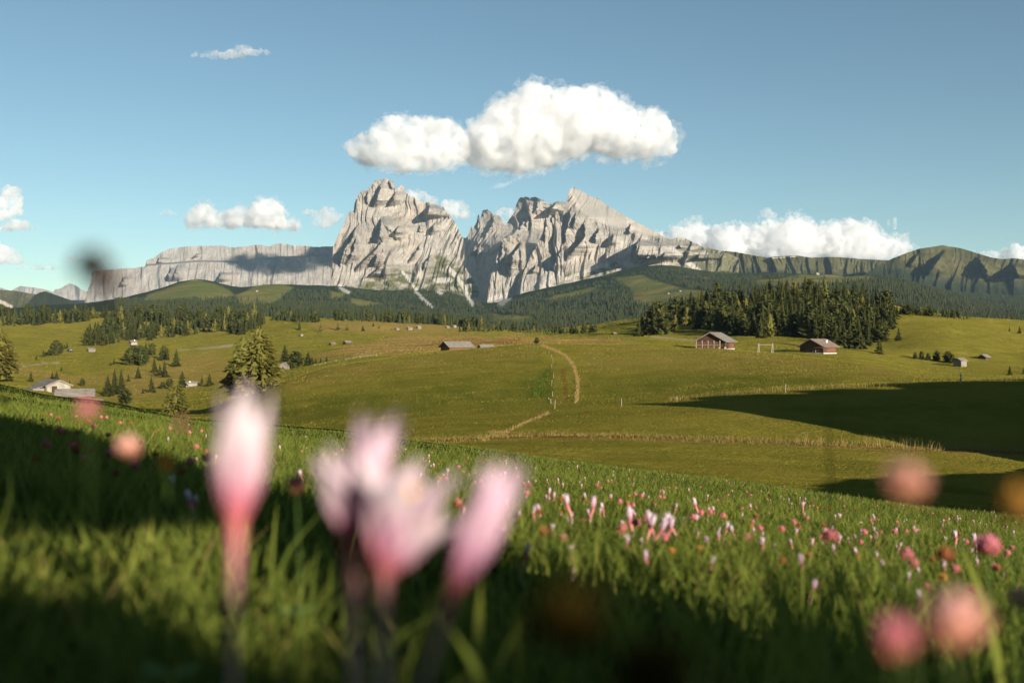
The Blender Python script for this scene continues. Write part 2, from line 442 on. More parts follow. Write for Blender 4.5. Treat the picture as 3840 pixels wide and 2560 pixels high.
_gx, _gy = np.meshgrid(_ax, np.concatenate([np.linspace(-30, -7, 24), np.linspace(-6.9, -3.6, 30), np.linspace(-3.57, -0.8, 93), np.linspace(-0.75, 2.0, 30)]))
_gz = around_z(_gx, _gy)
_zero = np.zeros(_gx.size)
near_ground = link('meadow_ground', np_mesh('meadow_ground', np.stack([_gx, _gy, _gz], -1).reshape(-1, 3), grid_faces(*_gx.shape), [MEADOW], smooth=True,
                   attrs={'dry': _zero, 'lush': _zero + 0.6, 'brown': _zero, 'path': _zero, 'shaded_thatch': _zero + 1}))
tag(near_ground, kind='structure')

# added hill outside the frame, shaped so that its shadow lies over the hollow
def shade_hill():
    n = 80
    u, v = np.meshgrid(np.linspace(-1, 1, n), np.linspace(-1, 1, n))
    x, y = 80 + u * 38, 70 + v * 36
    # an elongated rise from (52, 30) to (84, 64)
    ax, ay, bx, by = 59.0, 58.0, 100.0, 88.0
    t = np.clip(((x - ax) * (bx - ax) + (y - ay) * (by - ay)) / ((bx - ax) ** 2 + (by - ay) ** 2), 0, 1)
    d = np.hypot(x - ax - t * (bx - ax), y - ay - t * (by - ay)) / 8.8
    z = -14 + (22.5 - 3 * t) * (1 - sstep(0.05, 1.0, d)) + fbm(x / 6, y / 6, 4, 4) * 3.2
    zz = np.zeros(x.size)
    o = link('shadow_hill', np_mesh('shadow_hill', np.stack([x, y, z], -1).reshape(-1, 3), grid_faces(n, n), [MEADOW], smooth=True,
             attrs={'dry': zz, 'lush': zz, 'brown': zz, 'path': zz}))
    tag(o, kind='structure')
shade_hill()

# ------------------------------------------------------------------ far foothills
PASTURES = [
 [(2330, 1040), (2400, 1030), (2480, 1060), (2560, 1080), (2680, 1095), (2760, 1100), (2900, 1110), (2700, 1130), (2560, 1135), (2440, 1148), (2380, 1140), (2370, 1085), (2300, 1042)],
 [(2020, 1122), (2180, 1085), (2260, 1072), (2200, 1100), (2110, 1125)],
 [(1315, 1115), (1450, 1142), (1360, 1160), (1320, 1150)],
 [(1240, 1090), (1300, 1100), (1290, 1118), (1240, 1120)],
 [(520, 1150), (560, 1100), (740, 1045), (860, 1085), (880, 1110), (820, 1125), (560, 1132)],
 [(880, 1110), (960, 1070), (1020, 1050), (1100, 1080), (1060, 1110), (1030, 1145), (900, 1150)],
 [(1840, 1175), (2000, 1185), (2010, 1215), (1860, 1215)],
 [(3000, 1035), (3150, 1020), (3300, 1040), (3200, 1060), (3000, 1075), (2800, 1075), (2850, 1050)],
 [(2900, 1080), (3100, 1085), (3000, 1110), (2880, 1105)],
]
SCREES = [([(1512, 1022), (1540, 1060), (1565, 1100), (1620, 1152)], 8), ([(1688, 1030), (1730, 1070), (1755, 1110), (1772, 1142)], 11),
          ([(1640, 1090), (1655, 1100)], 10), ([(1275, 1080), (1310, 1098)], 10), ([(1880, 1140), (1905, 1120), (1890, 1108)], 16)]

def far_masks(px, py, Y):
    w = fbm(px / 60, py / 20, 41, 3) * 9
    past = np.zeros(px.shape)
    for p in PASTURES: past = np.maximum(past, inpoly(px, py + w, p, 4))
    scree = np.zeros(px.shape)
    for p, s in SCREES: scree = np.maximum(scree, band(px, py + w * 0.3, p, s))
    past = np.maximum(past, sstep(0.2, 0.5, fbm(px / 70, py / 22, 77, 3)) * (px > 2250) * (py < 1120) * 0.8)
    past = np.where(scree > 0.4, 0, past)
    return {'pasture': past, 'scree': scree}

def hills_mat():
    m, nt, out = mat('alpine_pasture'); b = NB(nt)
    p = b.pos()
    n = b.noise(p, 0.004, 5, 0.6); f = b.noise(p, 0.03, 5, 0.65)
    grass = b.mix(b.ramp(n, 0.38, 0.62), (0.12, 0.14, 0.028), (0.23, 0.18, 0.055))
    grass = b.mix(b.ramp(f, 0.35, 0.7, 0, 0.5), grass, (0.08, 0.10, 0.02))
    c = b.mix(b.attr('pasture'), (0.030, 0.040, 0.014), grass)
    c = b.mix(b.attr('scree'), c, (0.46, 0.43, 0.37))
    nt.links.new(b.bsdf(c, 1.0, b.bump(f, 0.7, 12), 0.0), out.inputs[0])
    return m
HILLS = hills_mat()
build_loft('foothill_terrain', FAR, -2000, 6000, 900, 2100.0, 8200.0, 260, HILLS, far_masks)

# ------------------------------------------------------------------ rock
def rock_mat(name, tint, veg=(0.115, 0.115, 0.042)):
    m, nt, out = mat(name); b = NB(nt)
    p = b.pos()
    n1 = b.noise(b.mapping(p, (0.010, 0.010, 0.0035)), 1.0, 6, 0.65)
    n2 = b.noise(b.mapping(p, (0.05, 0.05, 0.018)), 1.0, 5, 0.7)
    c = b.mix(b.ramp(n1, 0.3, 0.7), tuple(t * 0.62 for t in tint), tuple(min(1, t * 1.15) for t in tint))
    c = b.mix(b.ramp(n2, 0.45, 0.72, 0, 0.4), c, tuple(t * 0.55 for t in tint))
    c = b.mix(b.ramp(b.noise(b.mapping(p, (0.004, 0.004, 0.002)), 1.0, 3, 0.5), 0.5, 0.75, 0, 0.4), c, (tint[0] * 1.02, tint[1] * 0.84, tint[2] * 0.66))
    vg = b.mix(b.ramp(n2, 0.35, 0.65), veg, tuple(v * 0.6 for v in veg))
    c = b.mix(b.attr('veg'), c, vg)
    c = b.mix(b.attr('scree'), c, (0.39, 0.365, 0.32))
    c = b.mix(b.math('MULTIPLY', b.attr('calm'), 0.75), c, tuple(t * 1.06 for t in tint))
    hgt = b.math('MULTIPLY', n2, b.ramp(b.attr('calm'), 0, 1, 1.0, 0.25))
    nt.links.new(b.bsdf(c, 1.0, b.bump(hgt, 1.0, 18), 0.0), out.inputs[0])
    return m
ROCK = rock_mat('dolomite_rock', (0.375, 0.34, 0.29))
ROCK_FAR = rock_mat('pale_dolomite', (0.315, 0.29, 0.255))

def saw(x):
    """sawtooth: steps forward at each integer (a wall that faces left), then falls back gently"""
    f = x - np.floor(x)
    return np.where(f < 0.12, f / 0.12, (1 - f) / 0.88)

def relief(name, sky_pts, base_pts, Y0, lean, ridges=(), amp=1.0, step=2.0, rows=230, m=None, jag=3.0, seed=1, smooth_poly=None,
           veg=None, scree=(), extra=None, kind='structure', flute=(95, 42, 18, 8), wave=1.0, back=14, top_lean=0.0, slant=0.0, deep=1.7, soft=2):
    """a rock face with its own depth: every vertex lies on the viewing line of (px, py); its distance comes from the slope of the
    face, from named ridges (a wall on the left of each) and from fluting"""
    sx = np.array([p[0] for p in sky_pts], float); sy = np.array([p[1] for p in sky_pts], float)
    bx = np.array([p[0] for p in base_pts], float); by = np.array([p[1] for p in base_pts], float)
    n = int((sx[-1] - sx[0]) / step) + 1
    px = np.linspace(sx[0], sx[-1], n)
    top = np.interp(px, sx, sy)
    base = np.interp(px, bx, by)
    ends = sstep(0, 12, px - px[0]) * sstep(0, 12, px[-1] - px)
    j = (np.abs(noise2(px / 11, 0.5, seed)) + 0.5 * np.abs(noise2(px / 5, 0.5, seed + 3)) - 0.45) * jag
    if smooth_poly is not None: j = j * (1 - 0.85 * inpoly(px, top + 4, smooth_poly, 8))
    top = np.minimum(top + j * ends, base - 1)
    v = np.linspace(0, 1, rows)[:, None]
    PX = np.broadcast_to(px, (rows, n)).copy()
    PY = base[None, :] + (top - base)[None, :] * v
    h = (base[None, :] - PY)                     # photograph pixels above the base
    m_px = Y0 / F                                # metres per photograph pixel
    Y = Y0 + lean * h * m_px + top_lean * np.maximum(0, v - 0.75) * h * m_px
    fw = np.zeros_like(PX)
    for pts, in [(r,) for r in ridges]:
        rp = sorted([(p[1], p[0], p[2]) for p in pts])
        ry = np.array([r[0] for r in rp]); rx = np.array([r[1] for r in rp]); rw = np.array([r[2] for r in rp])
        wob = noise2(PY / 14, PX * 0 + pts[0][0], seed + 5) * 5 + noise2(PY / 5, PX * 0 + pts[0][0], seed + 6) * 2
        d = PX - np.interp(PY, ry, rx) - wob
        W = np.interp(PY, ry, rw, left=0, right=0)
        q = np.clip((PY - ry[0]) / max(ry[-1] - ry[0], 1), 0, 1); inside = sstep(0, 0.3, q) * sstep(1, 0.6, q)
        D = deep * (1.5 + 1.6 * np.exp(-W / 14)) * W / 0.27 * (Y0 / 8000.0) * inside
        fw += D * np.where(d < -soft, 0, np.where(d < soft, sstep(-soft, soft, d) if soft > 4 else (d + soft) / (2 * soft), np.exp(-np.maximum(d - soft, 0) / (2.2 * np.maximum(W, 4)))))
    # fluting
    calm = 1.0
    if smooth_poly is not None: calm = 1 - 0.9 * inpoly(PX, PY, smooth_poly, 10)
    taper = sstep(0, 40, h) * 0.7 + 0.3
    tilt = slant + fbm(PX / 260, PY / 260, seed + 40, 2) * 0.5 * wave
    for k, lam in enumerate(flute):
        wx = PX + tilt * (PY - base[None, :]) + fbm(PX / (lam * 1.3), PY / (lam * 3.2), seed + 11 * k, 3) * lam * 0.32
        s = saw(wx / lam + seed * 0.37)
        gate = sstep(-0.25, 0.5, fbm(PX / (lam * 1.6), PY / (lam * 3.2), seed + 50 + k, 3))
        fw += s * lam * m_px * 1.15 * amp * gate * calm * taper
    fw += fbm(PX / 40, PY / 150, seed + 90, 5, 0.6) * 45 * amp * m_px / 2.14 * calm * taper
    # ledges
    led = fbm(PX / 120, PY / 9, seed + 70, 3)
    fw += led * 1.6 * amp * m_px / 2.14 * calm
    if extra is not None: fw += extra(PX, PY)
    Y = Y - fw
    X = (PX - 1920) / F * Y; Z = (1280 - PY) / F * Y
    # the far side, so that the rock has thickness
    bk = np.arange(1, back + 1)[:, None]
    Yb = Y[-1][None, :] + bk * 40.0; Zb = Z[-1][None, :] - bk ** 1.25 * 42.0
    Xb = X[-1][None, :] + 0 * Yb
    co = np.stack([np.vstack([X, Xb]), np.vstack([Y, Yb]), np.vstack([Z, Zb])], -1)
    vg = np.zeros_like(PX)
    if veg is not None: vg = veg(PX, PY, h)
    sc = np.zeros_like(PX)
    w = fbm(PX / 30, PY / 14, seed + 33, 3) * 5
    for p, s in scree: sc = np.maximum(sc, band(PX + w, PY, p, s))
    pad = lambda a: np.vstack([a, np.repeat(a[-1:], back, 0)]).ravel()
    me = np_mesh(name, co.reshape(-1, 3), grid_faces(rows + back, n), [m or ROCK], smooth=False, attrs={'veg': pad(vg), 'scree': pad(sc), 'calm': pad(np.zeros_like(PX) + (1 - calm))})
    return tag(link(name, me), kind=kind)

def crop(x0, y0, s, text):
    """points read in an enlarged view of the photograph"""
    return [(x0 + float(a) * s, y0 + float(b) * s) for a, b in (t.split(',') for t in text.split())]
def rcrop(x0, y0, s, text):
    return [(x0 + float(a) * s, y0 + float(b) * s, float(c) * s) for a, b, c in (t.split(',') for t in text.split())]
A = (900, 600, 0.4464); B = (1700, 600, 0.4464)

# highest massif
M1_SKY = crop(*A, '760,1060 775,900 780,740 800,690 830,620 865,550 900,470 920,435 955,430 965,350 985,300 1010,270 1035,258 1062,262 1070,240 1090,222 1102,228 1112,195 1130,180 1160,162 1190,168 1205,158 1222,154 1250,162 1275,172 1290,185 1300,225 1312,255 1325,245 1340,222 1355,212 1372,222 1382,250 1395,275 1420,300 1445,312 1460,308 1480,335 1500,345 1540,348 1562,352 1590,358 1620,360 1650,372 1682,390 1688,420 1694,395 1705,388 1718,412 1740,450 1765,470 1800,510 1822,550 1840,592 1858,640 1880,660')
M1_SKY += [(1741, 920), (1744, 1000), (1760, 1028), (1778, 1055), (1793, 1080), (1800, 1105), (1803, 1125)]
M1_BASE = [(1239, 1085), (1300, 1095), (1400, 1120), (1520, 1150), (1620, 1170), (1800, 1175), (1803, 1170)]
M1_RIDGES = [
 rcrop(*A, '1015,510,50 960,590,60 930,680,70 880,740,60 850,830,55 830,930,40'),
 rcrop(*A, '980,620,10 960,720,20 930,800,25 880,900,20'),
 rcrop(*A, '1070,250,14 1065,330,16 1060,400,10'),
 rcrop(*A, '985,320,10 970,400,14 960,460,10'),
 rcrop(*A, '1190,170,18 1165,270,40 1140,340,50 1115,420,35'),
 rcrop(*A, '1310,262,20 1285,320,30 1265,370,25 1225,405,15'),
 rcrop(*A, '1185,470,40 1178,560,65 1165,640,60 1145,720,30'),
 rcrop(*A, '1215,640,22 1180,700,25 1140,760,40 1060,830,40 1000,890,45 950,960,40'),
 rcrop(*A, '1155,780,25 1130,850,30 1118,910,20'),
 rcrop(*A, '1205,870,55 1150,920,45 1100,960,40 1040,1005,20'),
 rcrop(*A, '1590,370,40 1575,420,70 1560,470,60 1530,505,25'),
 rcrop(*A, '1515,680,12 1505,740,16 1440,820,18 1400,890,14'),
 rcrop(*A, '1620,785,14 1560,850,22 1530,950,16'),
 rcrop(*A, '1640,520,18 1610,590,22 1600,640,12'),
 rcrop(*A, '1330,545,25 1305,600,30 1285,640,16'),
 rcrop(*A, '1510,540,10 1505,620,14'),
 rcrop(*A, '1255,165,12 1262,220,16 1270,260,10'),
]
def m1_veg(px, py, h):
    a = inpoly(px, py, crop(*A, '960,1075 1080,1010 1180,950 1330,905 1460,945 1540,1050 1600,900 1640,790 1700,800 1850,890 2020,1080 1990,1180 1800,1190 1400,1170 1250,1120 1000,1110'), 14)
    n = fbm(px / 40, py / 18, 5, 4)
    low = sstep(35, 5, h)
    return np.clip(a * sstep(-0.55, 0.2, n) * 1.0 + low * 0.6, 0, 1)
M1_SCREE = [(crop(*A, '1370,940 1440,1030 1500,1120 1560,1180 1620,1240'), 8), (crop(*A, '1750,900 1830,990 1890,1080 1920,1170 1960,1230'), 11),
            (crop(*A, '1000,1030 1100,980 1200,930'), 5), (crop(*A, '840,1060 900,1110'), 12), (crop(*A, '1650,1010 1760,1010'), 14)]
relief('massif_rock_face', M1_SKY, M1_BASE, 7700, 1.15, M1_RIDGES, slant=0.30, amp=0.58, step=1.6, rows=300, seed=3, veg=m1_veg, scree=M1_SCREE, jag=4)

# towers behind the saddle
M2_SKY = [(1660, 1000), (1690, 930)] + crop(*B, '60,640 80,652 110,655 135,600 150,548 158,575 170,560 187,540 195,528 205,470 214,452 222,495 232,470 245,425 262,415 280,414 300,425 320,440 332,460 345,452 365,462 390,476 405,500 420,530 440,556 455,520 470,500 485,480 500,455 512,440 518,410 525,380 540,345 555,322 580,312 600,310 625,312 638,320 645,335 652,308 670,310 700,315 730,332 762,340 785,355 798,372 815,360 830,366 855,352 880,345 900,352 915,345 935,358 948,362 970,420 1000,500')
M2_BASE = [(1660, 1190), (1760, 1190), (1900, 1195), (2150, 1150)]
M2_RIDGES = [
 rcrop(*B, '215,455,10 205,520,14 200,600,14'), rcrop(*B, '345,455,20 330,520,35 290,600,40 240,670,35'),
 rcrop(*B, '640,330,10 625,420,30 620,500,30 600,590,40'), rcrop(*B, '590,500,35 560,560,40 545,600,30'),
 rcrop(*B, '705,320,25 690,420,30 640,470,25'), rcrop(*B, '880,345,60 830,400,80 800,470,60'),
 rcrop(*B, '180,720,25 150,770,30 130,810,20'),
]
relief('tower_rock_face', M2_SKY, M2_BASE, 10300, 0.9, M2_RIDGES, extra=lambda px, py: np.clip(px - 1690, 0, 330) * 2.6 * (0.7 + 2.3 * sstep(820, 940, py + (1900 - px) * 0.22)), amp=0.8, step=1.8, rows=230, seed=9, jag=5,
       veg=lambda px, py, h: sstep(90, 20, h) * sstep(-0.3, 0.4, fbm(px / 30, py / 20, 6, 3)) * 0.6)

# slab peak and its buttresses
M3_SKY = [(2040, 1120), (2080, 1000), (2100, 900), (2112, 800), (2120, 770)] + crop(*B, '955,330 962,305 968,272 978,250 992,240 1000,230 1012,228 1026,234 1045,246 1080,262 1120,285 1180,318 1200,316 1222,328 1250,352 1290,380 1350,415 1420,455 1480,490 1560,532 1640,572 1720,615 1800,660 1838,668 1860,655 1890,650 1920,652 1960,664 2000,682 2060,710 2100,735 2150,738 2240,760 2330,790 2400,830')
M3_BASE = [(2040, 1130), (2090, 1090), (2200, 1060), (2350, 1015), (2500, 1005), (2700, 1030), (2780, 1040)]
M3_RIDGES = [
 rcrop(*B, '985,380,60 975,480,75 950,580,60 930,700,50 900,840,40'),
 rcrop(*B, '1105,470,10 1095,560,30 1110,640,55 1040,720,70 970,800,55 905,880,35'),
 rcrop(*B, '1025,430,20 1010,520,25 1000,600,20'),
 rcrop(*B, '1345,610,15 1330,680,28 1310,730,20'), rcrop(*B, '1215,560,22 1200,640,30 1190,720,20'),
 rcrop(*B, '1560,665,60 1530,720,140 1530,800,145 1520,870,110'),
 rcrop(*B, '1760,770,20 1770,830,25'), rcrop(*B, '1690,790,25 1700,840,30'), rcrop(*B, '1620,810,15 1615,860,25'),
 rcrop(*B, '1900,705,18 1905,750,16'), rcrop(*B, '2060,790,30 2050,840,40'), rcrop(*B, '1960,755,14 1950,790,14'),
 rcrop(*B, '1285,770,12 1265,860,16'), rcrop(*B, '1480,530,10 1475,640,22'),
]
M3_SLAB = crop(*B, '975,215 1200,300 1850,650 1780,665 1640,640 1480,590 1300,560 1180,500 1060,420 990,300')
def m3_veg(px, py, h):
    e = sstep(2480, 2600, px) * 0.85
    n = fbm(px / 34, py / 16, 15, 4)
    a = inpoly(px, py, crop(*B, '1380,850 1440,905 1500,900 1900,900 2100,930 2300,960 2300,1000 1500,960 1200,1000 900,1020 900,960 1100,930 1250,880'), 10)
    up = inpoly(px, py, crop(*B, '1480,480 1840,660 1780,690 1550,600 1400,570'), 10) * 0.55
    return np.clip(np.maximum(np.maximum(e * sstep(-0.3, 0.2, n + (py - 940) / 120), a * sstep(-0.3, 0.25, n)), up * sstep(-0.1, 0.4, n)), 0, 1)
relief('slab_peak_rock_face', M3_SKY, M3_BASE, 7400, 1.5, M3_RIDGES, slant=0.12, amp=0.52, step=1.7, rows=240, seed=14, smooth_poly=M3_SLAB, veg=m3_veg, jag=2.5,
       scree=[(crop(*B, '1830,740 1920,820 2010,890 2080,950'), 13), (crop(*B, '940,1000 1050,960 1200,900 1300,880'), 9)])
M4_SKY = crop(*B, '285,1190 300,1060 318,960 330,890 342,880 350,910 362,820 378,770 392,700 412,660 440,655 455,690 470,640 480,632 505,640 520,660 535,625 548,620 556,650 560,690 580,670 598,660 606,690 590,740 600,800 605,900 620,1000 640,1110')
for i in range(1, len(M4_SKY)):
    if M4_SKY[i][0] <= M4_SKY[i-1][0]: M4_SKY[i] = (M4_SKY[i-1][0] + 1.5, M4_SKY[i][1])
relief('lower_buttress_rock_face', M4_SKY, [(1815, 1150), (1900, 1130), (2000, 1120)], 7500, 0.9,
       [rcrop(*B, '490,780,20 470,840,30 440,880,40'), rcrop(*B, '600,670,20 540,740,50 500,800,50 480,900,40 470,1000,40'), rcrop(*B, '420,680,8 400,780,14 370,880,14')],
       amp=0.6, step=1.5, rows=160, seed=22, jag=3, veg=lambda px, py, h: sstep(28, 4, h) * 0.5,
       scree=[([(1835, 1120), (1900, 1105)], 14)])
M5_SKY = crop(*B, '560,1120 575,1010 590,940 620,880 650,800 690,740 715,680 740,640 755,600 765,510 775,480 790,490 812,460 826,465 832,520 845,560 850,460 862,432 880,440 895,480 900,530 890,560 886,650 880,720 905,730 920,700 926,720 910,800 890,870 900,930 925,990 940,1050')
for i in range(1, len(M5_SKY)):
    if M5_SKY[i][0] <= M5_SKY[i-1][0]: M5_SKY[i] = (M5_SKY[i-1][0] + 1.5, M5_SKY[i][1])
relief('middle_buttress_rock_face', M5_SKY, [(1940, 1120), (2000, 1110), (2060, 1090), (2125, 1070)], 7350, 0.95,
       [rcrop(*B, '780,500,10 770,600,14 760,700,14'), rcrop(*B, '852,450,8 848,520,14'), rcrop(*B, '905,740,25 880,800,35 850,880,35 840,950,25'), rcrop(*B, '690,880,12 660,960,18')],
       amp=0.6, step=1.5, rows=180, seed=27, jag=3, veg=lambda px, py, h: sstep(35, 6, h) * sstep(-0.3, 0.3, fbm(px / 25, py / 12, 3, 3)) * 0.8,
       scree=[(crop(*B, '860,960 800,1020 720,1080'), 13)])

# distant plateau with its ledge, and small far peaks
def ledge(px, py):
    l = np.interp(px, [340, 548, 744, 893, 1041, 1220, 1300], [1010, 994, 979, 981, 965, 957, 955])
    return (sstep(-3, 3, py - l) - 1) * 700.0
PL_SKY = [(318, 1130), (330, 1085), (343, 1050), (345, 1018), (380, 1013), (411, 1011), (470, 1006), (506, 1005), (545, 998), (550, 975), (575, 968), (589, 957), (615, 940), (643, 931), (700, 924), (760, 922), (833, 921), (880, 928), (915, 924), (945, 920), (976, 917), (1010, 924), (1035, 914), (1059, 912), (1100, 920), (1131, 921), (1180, 926), (1244, 924), (1330, 930)]
relief('plateau_rock_face', PL_SKY, [(318, 1150), (600, 1140), (1330, 1130)], 12200, 0.9,
       [[(470, 1035, 8), (440, 1080, 10)], [(640, 1000, 10), (625, 1060, 12)], [(665, 990, 8), (645, 1060, 10)], [(825, 1020, 14), (815, 1060, 12)], [(592, 965, 8), (590, 992, 8)], [(740, 950, 5), (715, 970, 5)]],
       amp=0.24, step=2.2, rows=130, m=ROCK_FAR, seed=31, jag=2, extra=ledge, wave=0.4, flute=(70, 34, 16, 8))
relief('pyramid_peak', [(195, 1110), (205, 1085), (225, 1082), (245, 1070), (262, 1062), (285, 1070), (305, 1085), (330, 1095), (350, 1110)], [(195, 1125), (350, 1125)], 16500, 1.2, (), amp=0.4, step=3, rows=40, m=ROCK_FAR, seed=35, jag=1)
relief('distant_range', [(-1500, 1090), (-900, 1070), (-300, 1070), (-60, 1080), (0, 1078), (40, 1090), (75, 1072), (130, 1078), (170, 1085), (215, 1100)], [(-1500, 1125), (215, 1125)], 17000, 1.2, (), amp=0.4, step=3, rows=40, m=ROCK_FAR, seed=36, jag=1)

# green ridges
def green_mat(name, grass, dark):
    m, nt, out = mat(name); b = NB(nt)
    p = b.pos()
    n = b.noise(b.mapping(p, (0.004, 0.004, 0.0025)), 1.0, 5, 0.65); f = b.noise(p, 0.02, 5, 0.7)
    c = b.mix(b.ramp(n, 0.35, 0.65), grass, tuple(g * 0.62 for g in grass))
    c = b.mix(b.ramp(f, 0.5, 0.75, 0, 0.4), c, (0.22, 0.17, 0.10))
    c = b.mix(b.attr('veg'), c, dark)
    c = b.mix(b.attr('scree'), c, (0.42, 0.36, 0.28))
    nt.links.new(b.bsdf(c, 1.0, b.bump(f, 0.8, 12), 0.0), out.inputs[0])
    return m
GREEN = green_mat('ridge_turf', (0.082, 0.078, 0.030), (0.018, 0.025, 0.012))
ridge_flute = (120, 55, 24)
def wood_low(lo, hi, s):
    return lambda px, py, h: sstep(hi, lo, h + fbm(px / 45, py / 18, s, 3) * 26)
relief('ridge_hill', [(2560, 1000), (2620, 930), (2660, 933), (2700, 940), (2760, 945), (2830, 958), (2880, 966), (2905, 962), (2990, 958), (3040, 966), (3110, 963), (3170, 966), (3240, 972), (3330, 976), (3420, 985), (3500, 1000)],
       [(2560, 1060), (3500, 1100)], 7300, 2.2, (),
       amp=0.85, step=2.5, rows=110, m=GREEN, soft=9, seed=44, jag=1, flute=(64, 30, 14), wave=0.8, slant=-0.25, veg=wood_low(35, 80, 8), scree=[([(2890, 968), (2990, 962)], 2)])
relief('far_peak_hill', [(3240, 1030), (3310, 985), (3340, 972), (3400, 948), (3450, 932), (3485, 927), (3535, 919), (3560, 924), (3600, 930), (3660, 948), (3720, 966), (3760, 972), (3800, 968), (3850, 974), (3950, 960), (4150, 980), (4400, 1010), (4900, 1030), (5600, 1075)],
       [(3240, 1120), (3600, 1200), (4400, 1220), (5600, 1220)], 6000, 2.4, [[(3545, 930, 26), (3500, 990, 40), (3460, 1050, 30)], [(3655, 955, 20), (3690, 1010, 30), (3700, 1060, 20)], [(3440, 945, 14), (3400, 1010, 22)], [(3790, 985, 26), (3820, 1050, 30)]],
       amp=0.55, step=3, rows=110, m=GREEN, soft=9, seed=47, jag=1, flute=(120, 52, 24), wave=1.0, veg=wood_low(110, 190, 12))
relief('green_back_hill', [(-1700, 1090), (-1000, 1060), (-400, 1070), (0, 1087), (60, 1090), (110, 1100), (150, 1105), (230, 1130)], [(-1700, 1180), (230, 1180)], 9000, 1.8, (), amp=0.4, step=4, rows=50, m=GREEN, soft=9, seed=51, jag=1, flute=ridge_flute, veg=wood_low(5, 45, 18), scree=[([(0, 1130), (40, 1150)], 10)])
relief('wooded_back_hill', [(95, 1150), (125, 1110), (150, 1095), (172, 1092), (200, 1102), (250, 1120), (310, 1140), (380, 1165), (430, 1190)], [(95, 1190), (430, 1200)], 6800, 1.8, (), amp=0.35, step=4, rows=50, m=GREEN, soft=9, seed=53, jag=1, flute=ridge_flute, veg=lambda px, py, h: 0 * px + 0.85)
# ------------------------------------------------------------------ conifers
def foliage_mat(name, color, vary=0.35):
    m, nt, out = mat(name); b = NB(nt)
    n = b.noise(b.obj(), 0.9, 3, 0.6)
    c = b.mix(b.ramp(n, 0.3, 0.7), tuple(x * (1 - vary) for x in color), tuple(x * (1 + vary) for x in color))
    c = b.mix(b.math('MULTIPLY', b.rand(), 0.5), c, (color[0] * 1.35, color[1] * 1.1, color[2] * 0.9))
    nt.links.new(b.leaf(c, 0.25), out.inputs[0])
    return m
SPRUCE = foliage_mat('spruce_needles', (0.040, 0.046, 0.015))
LARCH = foliage_mat('larch_needles', (0.135, 0.130, 0.032))
PINE = foliage_mat('pine_needles', (0.058, 0.068, 0.022))
BUSH = foliage_mat('bush_leaves', (0.060, 0.075, 0.022))
BARK = simple_mat('conifer_bark', (0.16, 0.12, 0.085), 0.35, 3.0, stretch=(3, 3, 0.6))

def tube(pts, rads, k=6):
    pts = np.asarray(pts, float); n = len(pts)
    a = np.linspace(0, 2 * math.pi, k, endpoint=False)
    t = np.gradient(pts, axis=0); t /= np.linalg.norm(t, axis=1)[:, None] + 1e-9
    ref = np.where(np.abs(t[:, 2:3]) > 0.9, np.array([[1., 0, 0]]), np.array([[0, 0, 1.]]))
    u = np.cross(t, ref); u /= np.linalg.norm(u, axis=1)[:, None] + 1e-9
    w = np.cross(t, u)
    r = np.asarray(rads, float)[:, None, None]
    co = pts[:, None, :] + r * (u[:, None, :] * np.cos(a)[None, :, None] + w[:, None, :] * np.sin(a)[None, :, None])
    i = np.arange(n * k).reshape(n, k)
    f = np.stack([i[:-1], np.roll(i[:-1], -1, 1), np.roll(i[1:], -1, 1), i[1:]], -1).reshape(-1, 4)
    return co.reshape(-1, 3), f

def merge(parts):
    """[(co, faces)] -> co, [faces] (quads and tris kept apart)"""
    cos, q, t, off = [], [], [], 0
    for co, f in parts:
        f = np.asarray(f)
        (q if f.shape[1] == 4 else t).append(f + off)
        cos.append(np.asarray(co, float)); off += len(co)
    out = []
    if q: out.append(np.concatenate(q))
    if t: out.append(np.concatenate(t))
    return np.concatenate(cos), out

